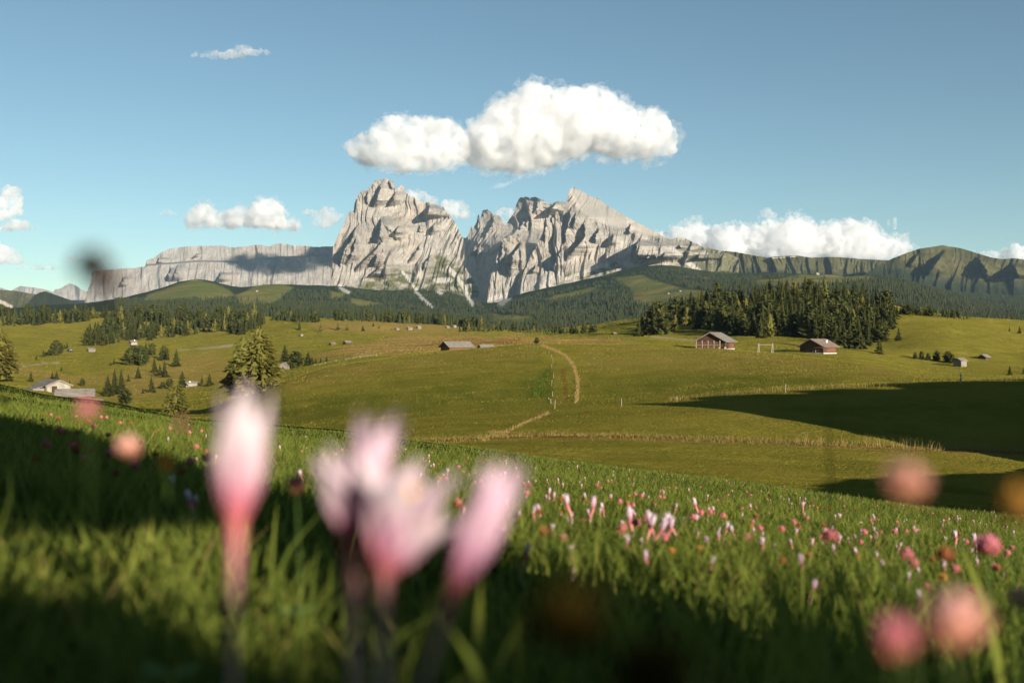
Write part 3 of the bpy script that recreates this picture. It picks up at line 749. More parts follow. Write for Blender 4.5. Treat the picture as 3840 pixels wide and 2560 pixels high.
PROFILES = {
 'spruce': lambda t: (1 - t) ** 0.82 * 0.98 + 0.03,
 'larch': lambda t: np.minimum(1, 0.55 + t * 2.2) * (1 - t) ** 0.62 + 0.04,
 'pine': lambda t: np.sqrt(np.clip(1 - (t * 1.12 - 0.28) ** 2 / 0.75, 0.0, 1)) * 0.95 + 0.05,
}
def crown_geo(kind, seed, levels, per, width, sprays, low=0.06):
    """height 1 crown; every branch carries ragged sprays of needles"""
    rg = np.random.default_rng(seed)
    prof = PROFILES[kind]
    cos, off, tri = [], 0, []
    for L in range(levels):
        t = (L + rg.uniform(-0.3, 0.3)) / levels
        t = min(max(t, 0.0), 0.985)
        z0 = low + (1 - low) * t
        nb = max(3, int(per * (0.45 + 0.55 * (1 - t))))
        ph = rg.uniform(0, 6.28)
        for bI in range(nb):
            if rg.random() < 0.10: continue
            a = ph + bI * 6.283 / nb + rg.uniform(-0.35, 0.35)
            r = width * float(prof(np.array(t))) * rg.uniform(0.62, 1.12)
            droop = {'spruce': -0.32, 'larch': -0.12, 'pine': 0.28}[kind] + rg.uniform(-0.15, 0.15)
            for s in range(sprays):
                fr = (s + rg.uniform(0.35, 1.0)) / sprays
                rr = r * fr
                lift = 0.10 * math.sin(fr * 3.0) * r
                c = np.array([math.cos(a) * rr, math.sin(a) * rr, z0 + droop * rr + lift])
                ln = r * rg.uniform(0.40, 0.70) * (1.4 if sprays < 3 else 5.2 / sprays); wd = ln * rg.uniform(0.45, 0.75)
                aa = a + rg.uniform(-0.7, 0.7)
                d = np.array([math.cos(aa), math.sin(aa), droop * 1.2 + rg.uniform(-0.35, 0.2)])
                d /= np.linalg.norm(d)
                side = np.cross(d, np.array([0, 0, 1.0])); side /= np.linalg.norm(side)
                side = side * math.cos(rg.uniform(-1, 1)) + np.array([0, 0, 1.0]) * math.sin(rg.uniform(-1.1, 1.1))
                b0 = c - d * ln * 0.5
                v = [b0, c + side * wd * 0.5 - d * ln * 0.1, c + d * ln * 0.6, c - side * wd * 0.5 - d * ln * 0.1 - np.array([0, 0, wd * 0.25])]
                cos += v
                tri += [(off, off + 1, off + 2), (off, off + 2, off + 3)]; off += 4
    # inner mass
    k = 9; zz = np.linspace(low, 0.97, 8); base = off
    for z in zz:
        rr = width * 0.55 * float(prof(np.array((z - low) / (1 - low)))) * rg.uniform(0.7, 1.15, k)
        a = np.linspace(0, 6.283, k, endpoint=False) + rg.uniform(-0.2, 0.2, k)
        cos += list(np.stack([np.cos(a) * rr, np.sin(a) * rr, np.full(k, z) + rg.uniform(-0.02, 0.02, k)], -1))
    for i in range(7):
        for q in range(k):
            p0, p1 = base + i * k + q, base + i * k + (q + 1) % k
            tri += [(p0, p1, p1 + k), (p0, p1 + k, p0 + k)]
    off += 8 * k
    # leader
    for k in range(6):
        a = k * 1.05; w = width * 0.06
        cos += [np.array([0, 0, 1.02]), np.array([math.cos(a) * w, math.sin(a) * w, 0.93]), np.array([math.cos(a + 1.5) * w, math.sin(a + 1.5) * w, 0.92])]
        tri.append((off, off + 1, off + 2)); off += 3
    return np.array(cos), np.array(tri)

def trunk_geo(seed, limbs=0, width=0.2, r0=0.017):
    rg = np.random.default_rng(seed + 900)
    n = 7
    z = np.linspace(-0.03, 0.95, n)
    pts = np.stack([rg.normal(0, 0.004, n), rg.normal(0, 0.004, n), z], -1)
    parts = [tube(pts, r0 * (1 - z * 0.92) + 0.001)]
    for k in range(limbs):
        zz = rg.uniform(0.08, 0.8); a = rg.uniform(0, 6.28); r = width * (1 - zz) * rg.uniform(0.6, 0.95)
        p = [np.array([0, 0, zz]), np.array([math.cos(a) * r * 0.5, math.sin(a) * r * 0.5, zz + 0.01]), np.array([math.cos(a) * r, math.sin(a) * r, zz - 0.05 * r / width])]
        parts.append(tube(p, [0.005 * (1 - zz) + 0.001, 0.003, 0.0008], 4))
    return merge(parts)

def tree_mesh(name, kind, seed, levels, per, width, sprays, m, low=0.05):
    """one mesh: trunk and crown"""
    tc, tf = trunk_geo(seed)
    cc, cf = crown_geo(kind, seed, levels, per, width, sprays, low)
    nq = sum(len(f) for f in tf)
    return np_mesh(name, np.vstack([tc, cc]), tf + [cf + len(tc)], [BARK, m], np.concatenate([np.zeros(nq), np.ones(len(cf))]))

KINDS = {
 'spruce_tree': ('spruce', SPRUCE, 0.25, 0.03), 'larch_tree': ('larch', LARCH, 0.27, 0.06), 'stone_pine_tree': ('pine', PINE, 0.30, 0.04)}
SMALL = {k: [tree_mesh(k, v[0], 10 + 7 * i + len(k), 20, 10, v[2] * (0.9 + 0.12 * i), 2, v[1], v[3]) for i in range(4)] for k, v in KINDS.items()}

def place(name, pos, height, seed, label, cat='tree', group=None, squash=1.0, mesh=None):
    rg = rnd(seed)
    o = bpy.data.objects.new(name, mesh or SMALL[name][rg.randrange(4)])
    COL.objects.link(o)
    o.location = pos
    w = height * squash * rg.uniform(0.88, 1.15)
    o.scale = (w, w, height)
    o.rotation_euler = (rg.uniform(-0.03, 0.03), rg.uniform(-0.03, 0.03), rg.uniform(0, 6.28))
    return tag(o, label, cat, group)

def big_tree(name, pos, height, seed, label, levels=30, per=13, sprays=4, width=None, limbs=26):
    kind, m, w, low = KINDS[name]
    w = width or w
    e = empty(name, pos, rnd(seed).uniform(0, 6.28)); e.scale = (height, height, height)
    tc, tf = trunk_geo(seed, limbs, w)
    link('trunk', np_mesh('trunk', tc, tf, [BARK], smooth=True), e)
    cc, cf = crown_geo(kind, seed, levels, per, w, sprays, low)
    link('crown', np_mesh('crown', cc, [cf], [m]), e)
    return tag(e, label, 'tree')

def px_h(pos, hp): return hp / F * pos.y

# the prominent trees, each described on its own: kind, base px, base py, height in px, width ratio, label
BIG = [
 ('larch_tree', -4, 1431, 212, 0.38, 3, 'tall olive larch cut off by the photo edge, on the slope above the pale barn'),
 ('larch_tree', 912, 1490, 232, 0.36, 5, 'shorter of the two big olive larches on the bank above the gully'),
 ('larch_tree', 972, 1478, 254, 0.40, 8, 'tallest and broadest larch, beside the other big larch on the gully bank'),
 ('larch_tree', 659, 1560, 136, 0.42, 12, 'single light olive larch standing in front in the grassy gully'),
 ('spruce_tree', 404, 1485, 80, 0.26, 15, 'tall sparse spruce at the edge of the close clump behind the brown barn'),
 ('spruce_tree', 430, 1478, 98, 0.20, 16, 'tallest spruce in the close clump behind the brown barn'),
 ('spruce_tree', 455, 1474, 92, 0.22, 17, 'dark spruce on the far side of the clump behind the brown barn'),
 ('stone_pine_tree', 469, 1516, 60, 0.40, 18, 'round dark stone pine standing alone below the close spruce clump'),
 ('spruce_tree', 1068, 1356, 66, 0.30, 19, 'spruce standing behind the pale hut with the dark doorway'),
 ('stone_pine_tree', 1110, 1377, 60, 0.40, 20, 'round green stone pine beside the pale hut with the dark doorway'),
 ('spruce_tree', 1155, 1368, 51, 0.34, 21, 'dark pointed spruce next to the round stone pine by the fence'),
]
for kind, px, py, hp, wr, sd, lab in BIG:
    p = NEAR.hit(px, py, 140, 1500)
    big_tree(kind, p, px_h(p, hp), sd, lab, width=wr, levels=46 if hp > 100 else 30, per=17 if hp > 100 else 12, sprays=9 if hp > 100 else 5)

# free-standing smaller trees: base px, py, height px, kind letter, label
def mids(rows, group):
    for i, (px, py, hp, k, lab) in enumerate(rows):
        p = NEAR.hit(px, py, 140, 1900)
        place({'s': 'spruce_tree', 'l': 'larch_tree', 'p': 'stone_pine_tree'}[k], p, px_h(p, hp), int(px * 7 + py), lab, 'tree', group)
mids([(489, 1369, 66, 'p', None), (505, 1366, 72, 'p', None), (530, 1371, 74, 'p', None), (550, 1356, 60, 's', None), (497, 1374, 40, 'p', None), (517, 1376, 46, 's', None)][:0], None)
CL = 'conifer in the tight round clump halfway up the sunny valley slope'
mids([(489, 1369, 66, 'p', CL), (505, 1366, 72, 'p', CL), (530, 1371, 74, 'p', CL), (550, 1356, 60, 's', CL), (478, 1358, 40, 'p', CL)], 'clump on the valley slope')
CM = 'conifer in the loose group on the valley slope beside the tight clump'
mids([(580, 1396, 56, 's', CM), (618, 1414, 66, 's', CM), (600, 1408, 44, 's', CM), (614, 1346, 50, 'p', CM), (628, 1350, 36, 's', CM), (604, 1352, 40, 's', CM), (571, 1333, 48, 'p', CM), (547, 1315, 32, 's', CM), (560, 1320, 36, 's', CM)], 'loose group on the valley slope')
mids([(661, 1374, 64, 's', 'broad dark spruce standing by itself just uphill of the loose valley group'),
      (518, 1418, 48, 's', 'small spruce below the tight round clump on the slope'),
      (683, 1453, 64, 's', 'slim spruce rising behind the single larch in the gully'),
      (569, 1473, 64, 's', 'pointed spruce at the lower edge of the brown valley slope'),
      (611, 1458, 28, 'p', 'low bushy pine beside the slim spruce above the gully'),
      (636, 1458, 40, 'p', 'rounded pine between the low bushy pine and the slim spruce'),
      (786, 1447, 48, 's', 'dark spruce casting a shadow near the small pale hut in the gully'),
      (757, 1440, 36, 's', 'thin shaded spruce just beside the dark spruce near the pale gully hut'),
      (482, 1431, 30, 's', 'little round spruce just past the close clump behind the brown barn'),
      (536, 1476, 22, 's', 'tiny dark spruce in front of the pointed spruce on the brown slope'),
      (308, 1447, 30, 'p', 'round tree peeping over the roof of the brown barn'),
      (261, 1450, 28, 's', 'small tree behind the ridge between the pale and brown barns'),
      (212, 1424, 34, 's', 'bushy tree on the slope behind the pale barn'),
      (196, 1420, 28, 's', 'lower tree huddled against the bushy one behind the pale barn'),
      (116, 1431, 40, 's', 'slim tree standing in the grass uphill of the pale barn'),
      (230, 1390, 18, 's', 'tiny round tree alone on the reddish slope above the pale barn'),
      (428, 1366, 24, 's', 'small lit tree of a pair on the open valley slope'),
      (415, 1370, 14, 's', 'tiny dark tree of a pair on the open valley slope'),
      (2013, 1289, 25, 'p', 'solitary dark round tree on the crest at the top of the path'),
      (1123, 1238, 36, 's', 'spruce standing out in front of the forest belt end'),
      (1204, 1244, 36, 'l', 'pale larch with a log beside it on the dry meadow'),
      (1268, 1237, 28, 'l', 'thin bare-looking larch on the dry meadow'),
      (1302, 1239, 25, 'l', 'narrow two-tiered larch on the dry meadow'),
      (1361, 1241, 22, 's', 'dark pointed small spruce on the dry meadow'),
      (1400, 1223, 17, 's', 'small spruce farthest up the dry meadow below the belt'),
      (1421, 1232, 13, 's', 'tiny spruce just below the farthest one on the dry meadow'),
      (1468, 1239, 9, 's', 'tiniest spruce beside the first meadow hut'),
      (3369, 1277, 52, 's', 'lone dark spruce on the open green hill beside the knoll wood'),
      (3298, 1326, 58, 's', 'front spruce on the bank below the knoll wood edge'),
      (3304, 1284, 66, 'p', 'bushy pine at the knoll wood edge nearest the lone spruce'),
      (3786, 1406, 36, 's', 'dark spruce in the grass behind the fence, near the photo edge'),
      (3838, 1402, 26, 's', 'dark spruce cut by the photo edge behind the fence'),
      (3785, 1241, 18, 's', 'smaller of two bushes on the far meadow hedge bank'),
      (3823, 1250, 30, 's', 'larger of two bushes on the far meadow hedge bank')], None)
T4 = 'sapling in the short row beside the fence past the round stone pine'
mids([(1170, 1366, 32, 's', T4), (1184, 1362, 22, 's', T4), (1202, 1360, 20, 's', T4), (1225, 1356, 23, 's', T4)], 'saplings along the fence')
T5 = 'conifer in the small grove by the tractor on the upper meadow'
mids([(210, 1331, 56, 'p', T5), (196, 1333, 42, 'p', T5), (223, 1327, 44, 'p', T5), (181, 1334, 28, 's', T5), (163, 1337, 28, 's', T5), (136, 1349, 20, 's', T5), (252, 1307, 26, 's', T5), (243, 1306, 16, 's', T5)], 'grove by the tractor')
T6 = 'dark bushy conifer in the shaded hollow beside the small gabled hut'
mids([(3513, 1352, 38, 'p', T6), (3555, 1358, 42, 'p', T6), (3455, 1348, 32, 'p', T6), (3480, 1351, 28, 'p', T6), (3570, 1362, 34, 'p', T6), (3430, 1346, 26, 'p', T6)], 'bushes in the hollow')

def fill(poly, dx, dy, seed, n_try=6000, density=None):
    """scattered base pixels inside a polygon with an elliptical spacing"""
    rg = np.random.default_rng(seed)
    xs = [p[0] for p in poly]; ys = [p[1] for p in poly]
    c = np.stack([rg.uniform(min(xs), max(xs), n_try), rg.uniform(min(ys), max(ys), n_try)], -1)
    c = c[inpoly(c[:, 0], c[:, 1], poly, 0.5) > 0.5]
    kept = np.zeros((0, 2))
    for p in c:
        s = 1.0 if density is None else density(p[0], p[1])
        if len(kept) == 0 or (((kept - p) / (dx * s, dy * s)) ** 2).sum(1).min() > 1: kept = np.vstack([kept, p])
    return kept

# woods: (polygon of tree bases, spacing, height range in px at that place, mix, label, group, distance window)
WOODS = [
 ([(2390, 1262), (2450, 1215), (2560, 1170), (2700, 1130), (2900, 1112), (3100, 1112), (3220, 1128), (3330, 1165), (3360, 1210), (3330, 1255), (3260, 1290), (3220, 1318), (3160, 1300), (3000, 1262), (2830, 1268), (2760, 1262), (2650, 1240), (2560, 1228), (2470, 1262)], 31, 10.5, (58, 88), 'spruce_tree', 0.28,
  'conifer in the dense dark wood on the knoll behind the two wooden huts', 'trees of the knoll wood', 480, 1000),
 ([(0, 1226), (100, 1222), (210, 1214), (300, 1212), (350, 1200), (345, 1180), (200, 1184), (0, 1186)], 17, 9, (38, 52), 'spruce_tree', 0.3,
  'conifer in the dark wood closing the upper meadow', 'trees of the upper meadow wood', 1100, 2100),
 ([(310, 1297), (385, 1297), (470, 1281), (570, 1276), (600, 1240), (560, 1222), (430, 1212), (345, 1250)], 17, 9, (40, 54), 'spruce_tree', 0.35,
  'conifer in the wedge-shaped wood above the white farmhouse', 'trees of the wedge wood', 800, 1800),
 ([(600, 1270), (660, 1262), (760, 1250), (830, 1244), (890, 1258), (960, 1244), (1000, 1205), (960, 1188), (700, 1188), (600, 1190), (420, 1180), (350, 1185), (360, 1200), (470, 1200), (590, 1215), (640, 1240)], 18, 9, (38, 54), 'spruce_tree', 0.35,
  'conifer in the long ridge wood beyond the wedge wood', 'trees of the ridge wood', 900, 2100),
 ([(1025, 1200), (1190, 1210), (1200, 1199), (1030, 1192)], 11, 4, (28, 38), 'spruce_tree', 0.3,
  'conifer in the end clump of the belt across the dry meadow', 'trees of the belt end', 1000, 2100),
 ([(1255, 1204), (1400, 1206), (1560, 1216), (1660, 1215), (1800, 1205), (1810, 1196), (1400, 1198), (1260, 1198)], 13, 5, (34, 46), 'spruce_tree', 0.3,
  'conifer in the long belt across the top of the dry meadow', 'trees of the meadow belt', 1000, 2100),
 ([(1715, 1244), (1760, 1244), (1900, 1243), (2050, 1250), (2240, 1258), (2240, 1250), (2000, 1240), (1850, 1232), (1760, 1238)], 14, 5, (26, 38), 'spruce_tree', 0.3,
  'conifer in the low belt at the meadow edge under the slab peak', 'trees of the low belt', 800, 2100),
 ([(3360, 1176), (3480, 1186), (3630, 1200), (3630, 1194), (3480, 1178), (3360, 1168)], 15, 4, (26, 40), 'spruce_tree', 0.3,
  'conifer in the row along the crest of the open green hill', 'trees along the hill crest', 600, 1000),
]
WOOD_POS = []
for wi, (poly, dx, dy, hr, kind, mixr, lab, grp, y0, y1) in enumerate(WOODS):
    pts = fill(poly, dx, dy, 100 + wi)
    rg = rnd(300 + wi)
    for px, py in pts:
        p = NEAR.hit(px, py, y0, y1)
        hp = rg.uniform(*hr) * (1.0 if rg.random() > 0.2 else 0.7) * (1 + 0.35 * (wi == 0) * max(0.0, min(1.0, (py - 1190) / 60)))
        WOOD_POS.append((hp, kind if rg.random() > mixr else rg.choice(['larch_tree', 'stone_pine_tree', 'stone_pine_tree', 'stone_pine_tree']), p, lab, grp, int(px * 13 + py * 7)))
WOOD_POS.sort(key=lambda w: -w[0])
counts = {}
rest = []
for hp, kind, p, lab, grp, sd in WOOD_POS:
    counts[kind] = counts.get(kind, 0) + 1
    if counts[kind] > 235: rest.append((p, px_h(p, hp), sd)); continue
    place(kind, p, px_h(p, hp), sd, lab, 'tree', grp)
print('trees', counts, 'rest', len(rest))

# far woods: one mass of small trees
def cone_tree(seed):
    rg = np.random.default_rng(seed)
    k = 7; cos = []; tri = []; off = 0
    for L, (z0, z1, r) in enumerate([(0.02, 0.55, 0.20), (0.22, 0.78, 0.15), (0.48, 1.0, 0.105)]):
        a = np.linspace(0, 6.283, k, endpoint=False) + rg.uniform(0, 1)
        rr = r * rg.uniform(0.7, 1.25, k)
        ring = np.stack([np.cos(a) * rr, np.sin(a) * rr, z0 + rg.uniform(-0.04, 0.04, k)], -1)
        cos.append(np.vstack([ring, [[rg.uniform(-.01, .01), 0, z1]]]))
        tri += [(off + i, off + (i + 1) % k, off + k) for i in range(k)]; off += k + 1
    return np.vstack(cos), np.array(tri)
CONES = [cone_tree(i) for i in range(5)]
def forest_mesh(name, items, m):
    """items: (N,3) positions, heights, widths"""
    pos, hh = items
    rg = np.random.default_rng(5)
    cos, tris, off = [], [], 0
    which = rg.integers(0, 5, len(pos)); ang = rg.uniform(0, 6.28, len(pos)); wid = rg.uniform(0.8, 1.25, len(pos))
    for v in range(5):
        k = np.nonzero(which == v)[0]
        if not len(k): continue
        c, t = CONES[v]
        ca, sa = np.cos(ang[k])[:, None], np.sin(ang[k])[:, None]
        x = (c[None, :, 0] * ca - c[None, :, 1] * sa) * (hh[k] * wid[k])[:, None]; y = (c[None, :, 0] * sa + c[None, :, 1] * ca) * (hh[k] * wid[k])[:, None]
        z = c[None, :, 2] * hh[k][:, None]
        co = np.stack([x, y, z], -1) + pos[k][:, None, :]
        cos.append(co.reshape(-1, 3))
        tris.append((t[None] + (np.arange(len(k)) * len(c))[:, None, None] + off).reshape(-1, 3)); off += len(k) * len(c)
    return np_mesh(name, np.vstack(cos), [np.vstack(tris)], [m])
FARWOOD = None
def farwood_mat():
    m, nt, out = mat('far_conifer_needles'); b = NB(nt)
    n = b.noise(b.pos(), 0.02, 3, 0.6)
    c = b.mix(b.ramp(n, 0.3, 0.7), (0.026, 0.035, 0.014), (0.050, 0.054, 0.020))
    nt.links.new(b.leaf(c, 0.15), out.inputs[0])
    return m
FARWOOD = farwood_mat()
def far_points(n, seed):
    """base points all over the foothills, thick where the ground is not pasture"""
    rg = np.random.default_rng(seed)
    px = rg.uniform(430, 3900, n); Y = np.exp(rg.uniform(math.log(2350), math.log(7000), n))
    z = FAR.z(px, Y[None, :])[0]
    py = 1280 - z / Y * F
    mk = far_masks(px, py, Y)
    clump = fbm(px / 60, py / 18, 61, 3)
    keep = (rg.random(n) < np.where(mk['pasture'] > 0.35, 0.025 * (clump > 0.1), np.clip(0.95 + clump * 0.6, 0.15, 1))) & (mk['scree'] < 0.25)
    # the wooded ground ends below the rock
    lim = np.interp(px, [430, 900, 1240, 1300, 1400, 1500, 1560, 1640, 1700, 1770, 1830, 1900, 2000, 2080, 2200, 2300, 2420, 2500, 2600, 2700, 2850, 3000, 3840], [1125, 1105, 1085, 1078, 1100, 1092, 1075, 1090, 1078, 1110, 1165, 1135, 1110, 1085, 1070, 1045, 1018, 1010, 1015, 1025, 1035, 1040, 1040])
    keep &= py > lim + clump * 8
    keep &= py < 1310
    return np.stack([(px - 1920) / F * Y, Y, z], -1)[keep], Y[keep]
fp, fY = far_points(42000, 3)
fh = np.random.default_rng(8).uniform(15, 26, len(fp)) * (0.75 + 0.25 * sstep(7000, 3500, fY))
# nearer left-over trees of the woods join the mass
if rest:
    rp = np.array([tuple(r[0]) for r in rest]); rh = np.array([r[1] for r in rest])
    fp = np.vstack([fp, rp]); fh = np.concatenate([fh, rh])
tag(link('conifer_forest', forest_mesh('conifer_forest', (fp, fh), FARWOOD)), 'dark conifer forest covering the foot of the rock massifs', 'forest', kind='stuff')
print('far trees', len(fp))
# ------------------------------------------------------------------ clouds, beyond and above the haze
def cloud_mat():
    m, nt, out = mat('cloud_vapour'); b = NB(nt)
    d = b.n('ShaderNodeBsdfDiffuse'); b.setin(d, 'Color', (0.92, 0.92, 0.92))
    t = b.n('ShaderNodeBsdfTranslucent'); b.setin(t, 'Color', (0.92, 0.92, 0.92))
    dt = b.n('ShaderNodeMixShader'); dt.inputs[0].default_value = 0.45
    nt.links.new(d.outputs[0], dt.inputs[1]); nt.links.new(t.outputs[0], dt.inputs[2])
    tr = b.n('ShaderNodeBsdfTransparent')
    mx = b.n('ShaderNodeMixShader'); mx.inputs[0].default_value = 0.015
    nt.links.new(tr.outputs[0], mx.inputs[1]); nt.links.new(dt.outputs[0], mx.inputs[2])
    nt.links.new(mx.outputs[0], out.inputs['Surface'])
    v = b.n('ShaderNodeVolumePrincipled'); b.setin(v, 'Color', (0.985, 0.985, 0.985)); v.inputs['Density'].default_value = 0.011
    nz = b.noise(b.pos(), 0.0065, 6, 0.65)
    b.setin(v, 'Density', b.math('MULTIPLY', b.ramp(nz, 0.43, 0.62, 0.03, 1.0), 0.018)); v.inputs['Anisotropy'].default_value = 0.2
    nt.links.new(v.outputs[0], out.inputs['Volume'])
    return m
CLOUD = cloud_mat()
def fringe_mat():
    m, nt, out = mat('torn_vapour'); b = NB(nt)
    v = b.n('ShaderNodeVolumePrincipled'); b.setin(v, 'Color', (0.985, 0.985, 0.985)); v.inputs['Anisotropy'].default_value = 0.2
    nz = b.noise(b.pos(), 0.008, 6, 0.68)
    b.setin(v, 'Density', b.math('MULTIPLY', b.ramp(nz, 0.46, 0.66), 0.008))
    nt.links.new(v.outputs[0], out.inputs['Volume'])
    return m
FRINGE = fringe_mat()
SPH = None
def unit_sphere(sub=2):
    bm = bmesh.new(); bmesh.ops.create_icosphere(bm, subdivisions=sub, radius=1)
    co = np.array([v.co for v in bm.verts]); f = np.array([[v.index for v in fc.verts] for fc in bm.faces]); bm.free()
    return co, f
SPH = unit_sphere()

def cloud(name, label, top, base, Y, seed, depth=0.5, puff=(0.22, 0.5), n=26, kids=10, voxel=None, rough=1.0, density=None, group=None, grand=4, fringe=True):
    rg = np.random.default_rng(seed)
    mp = Y / F
    tx = [p[0] for p in top]; ty = [p[1] for p in top]; bx = [p[0] for p in base]; by = [p[1] for p in base]
    balls = []
    width = tx[-1] - tx[0]
    for i in range(n):
        px = tx[0] + width * (i + rg.uniform(0.2, 0.8)) / n
        t, bb = np.interp(px, tx, ty), np.interp(px, bx, by)
        hgt = max(bb - t, 4)
        r = min(hgt * 0.5, width * 0.16) * rg.uniform(0.75, 1.0)
        for lev in range(max(1, int(round(hgt / (1.7 * r))))):
            py = bb - r * 0.9 - lev * 1.5 * r
            if py - r < t: py = t + r
            balls.append((px, py, rg.uniform(-1, 1) * width * 0.12 * depth, r))
    out = list(balls)
    def kidsof(src, cnt, lo, hi):
        res = []
        for (x, y, z, r) in src:
            for k in range(cnt):
                d = rg.normal(size=3); d /= np.linalg.norm(d)
                if d[1] > 0.35: d[1] = -d[1]      # image down -> up: puffs grow on the top and sides
                rr = r * rg.uniform(lo, hi)
                nx, ny, nz = x + d[0] * r * 0.9, y + d[1] * r * 0.9, z + d[2] * r * 0.9
                if nx < tx[0] - 4 or nx > tx[-1] + 4: continue
                if ny - rr < np.interp(nx, tx, ty) - 3: ny = np.interp(nx, tx, ty) + rr - 3
                if ny + rr > np.interp(nx, bx, by) + 6: continue
                res.append((nx, ny, nz, rr))
        return res
    k1 = kidsof(balls, kids, *puff); out += k1
    if grand: out += kidsof(k1, grand + 2, 0.28, 0.5)
    cos, fs, off = [], [], 0
    for (x, y, z, r) in out:
        c = SPH[0] * r * mp
        c = c + np.array([(x - 1920) * mp, Y + z * mp, (1280 - y) * mp])
        cos.append(c); fs.append(SPH[1] + off); off += len(c)
    me = np_mesh(name + '_raw', np.vstack(cos), [np.vstack(fs)])
    o = bpy.data.objects.new(name + '_raw', me); COL.objects.link(o)
    rm = o.modifiers.new('r', 'REMESH'); rm.mode = 'VOXEL'; rm.voxel_size = (voxel or max(1.6, width / 300)) * mp
    sm = o.modifiers.new('s', 'SMOOTH'); sm.iterations = 1; sm.factor = 0.5
    for k, (sc, st) in enumerate(((0.055 * width * mp + 20, 0.030), (0.018 * width * mp + 8, 0.014))):
        tx_ = bpy.data.textures.new('vapour', 'CLOUDS'); tx_.noise_scale = sc; tx_.noise_depth = 3
        dm = o.modifiers.new('d%d' % k, 'DISPLACE'); dm.texture = tx_; dm.strength = st * width * mp * rough; dm.mid_level = 0.5; dm.texture_coords = 'GLOBAL'
    dg = bpy.context.evaluated_depsgraph_get()
    fin = bpy.data.meshes.new_from_object(o.evaluated_get(dg), depsgraph=dg)
    bpy.data.objects.remove(o)
    fin = drop_specks(fin)
    fin.name = name; fin.materials.clear()
    m = CLOUD
    if density is not None:
        m = CLOUD.copy()
        for nd in m.node_tree.nodes:
            if nd.type == 'MATH': nd.inputs[1].default_value = density * 2
            if nd.type == 'MIX_SHADER' and nd.inputs[1].links[0].from_node.type == 'BSDF_TRANSPARENT': nd.inputs[0].default_value = 0.06
    fin.materials.append(m)
    fin.polygons.foreach_set('use_smooth', np.ones(len(fin.polygons), bool))
    root = tag(link(name, fin), label, 'cloud', group)
    if fringe and density is None:
        cos, fs, off = [], [], 0
        for (x, y, z, r) in out[:len(balls) + len(k1)]:
            c = SPH[0] * r * mp * 1.1 + np.array([(x - 1920) * mp, Y + z * mp, (1280 - y) * mp])
            cos.append(c); fs.append(SPH[1] + off); off += len(c)
        o = bpy.data.objects.new('fringe_raw', np_mesh('fringe_raw', np.vstack(cos), [np.vstack(fs)])); COL.objects.link(o)
        rm = o.modifiers.new('r', 'REMESH'); rm.mode = 'VOXEL'; rm.voxel_size = max(2.2, width / 200) * mp
        for k, (sc, st) in enumerate(((0.06 * width * mp + 20, 0.10), (0.02 * width * mp + 8, 0.05))):
            tx_ = bpy.data.textures.new('vapour', 'CLOUDS'); tx_.noise_scale = sc; tx_.noise_depth = 3
            dm = o.modifiers.new('d%d' % k, 'DISPLACE'); dm.texture = tx_; dm.strength = st * width * mp; dm.mid_level = 0.42; dm.texture_coords = 'GLOBAL'
        dg = bpy.context.evaluated_depsgraph_get()
        fm = bpy.data.meshes.new_from_object(o.evaluated_get(dg), depsgraph=dg)
        bpy.data.objects.remove(o)
        fm.name = 'fringe'; fm.materials.clear(); fm.materials.append(FRINGE)
        link('fringe', fm, root)
    return root

def drop_specks(me, least=0.03):
    n = len(me.vertices); ed = np.empty(len(me.edges) * 2, np.int32); me.edges.foreach_get('vertices', ed); ed = ed.reshape(-1, 2)
    lab = np.arange(n)
    for _ in range(400):
        m = np.minimum(lab[ed[:, 0]], lab[ed[:, 1]]); new = lab.copy()
        np.minimum.at(new, ed[:, 0], m); np.minimum.at(new, ed[:, 1], m)
        new = new[new]
        if (new == lab).all(): break
        lab = new
    ids, inv, cnt = np.unique(lab, return_inverse=True, return_counts=True)
    keep = (cnt >= least * cnt.max())[inv]
    if keep.all(): return me
    bm = bmesh.new(); bm.from_mesh(me); bm.verts.ensure_lookup_table()
    bmesh.ops.delete(bm, geom=[bm.verts[i] for i in np.nonzero(~keep)[0]], context='VERTS')
    bm.to_mesh(me); bm.free()
    return me
D8 = (1200, 250, 0.6378)
cloud('cumulus_cloud', 'largest white cumulus, floating over the gap between the two rock peaks',
      crop(*D8, '915,560 922,450 950,375 985,300 1020,270 1060,225 1110,180 1170,172 1210,135 1260,122 1320,138 1365,185 1385,220 1410,150 1480,138 1540,120 1590,112 1640,100 1685,125 1715,180 1730,230 1800,235 1880,255 1960,275 2000,290 2030,340 2030,410 2040,455 2080,490 2150,508'),
      crop(*D8, '915,592 1000,600 1200,610 1330,575 1480,520 1560,470 1640,480 1720,530 1900,535 2000,520 2150,520'), 9700, 8, n=26, kids=11, grand=4)
cloud('cumulus_cloud', 'second largest white cumulus, floating straight above the highest massif',
      crop(*D8, '140,475 200,420 270,380 330,370 375,330 400,290 480,300 550,285 600,320 650,300 700,320 770,318 820,345 842,400 858,450'),
      crop(*D8, '140,490 250,570 350,590 450,615 650,615 780,575 830,545 858,490'), 9500, 5, n=16, kids=10, grand=4)
cloud('cumulus_cloud', 'long white cumulus in the gap of sky between plateau and highest massif',
      [(700, 825), (712, 790), (735, 765), (760, 760), (790, 785), (850, 790), (900, 775), (960, 760), (985, 745), (1010, 738), (1035, 755), (1040, 790), (1060, 815), (1100, 812), (1125, 830), (1132, 845)],
      [(700, 845), (800, 855), (950, 850), (1020, 855), (1100, 866), (1132, 860)], 16500, 7, n=16, kids=8, grand=3)
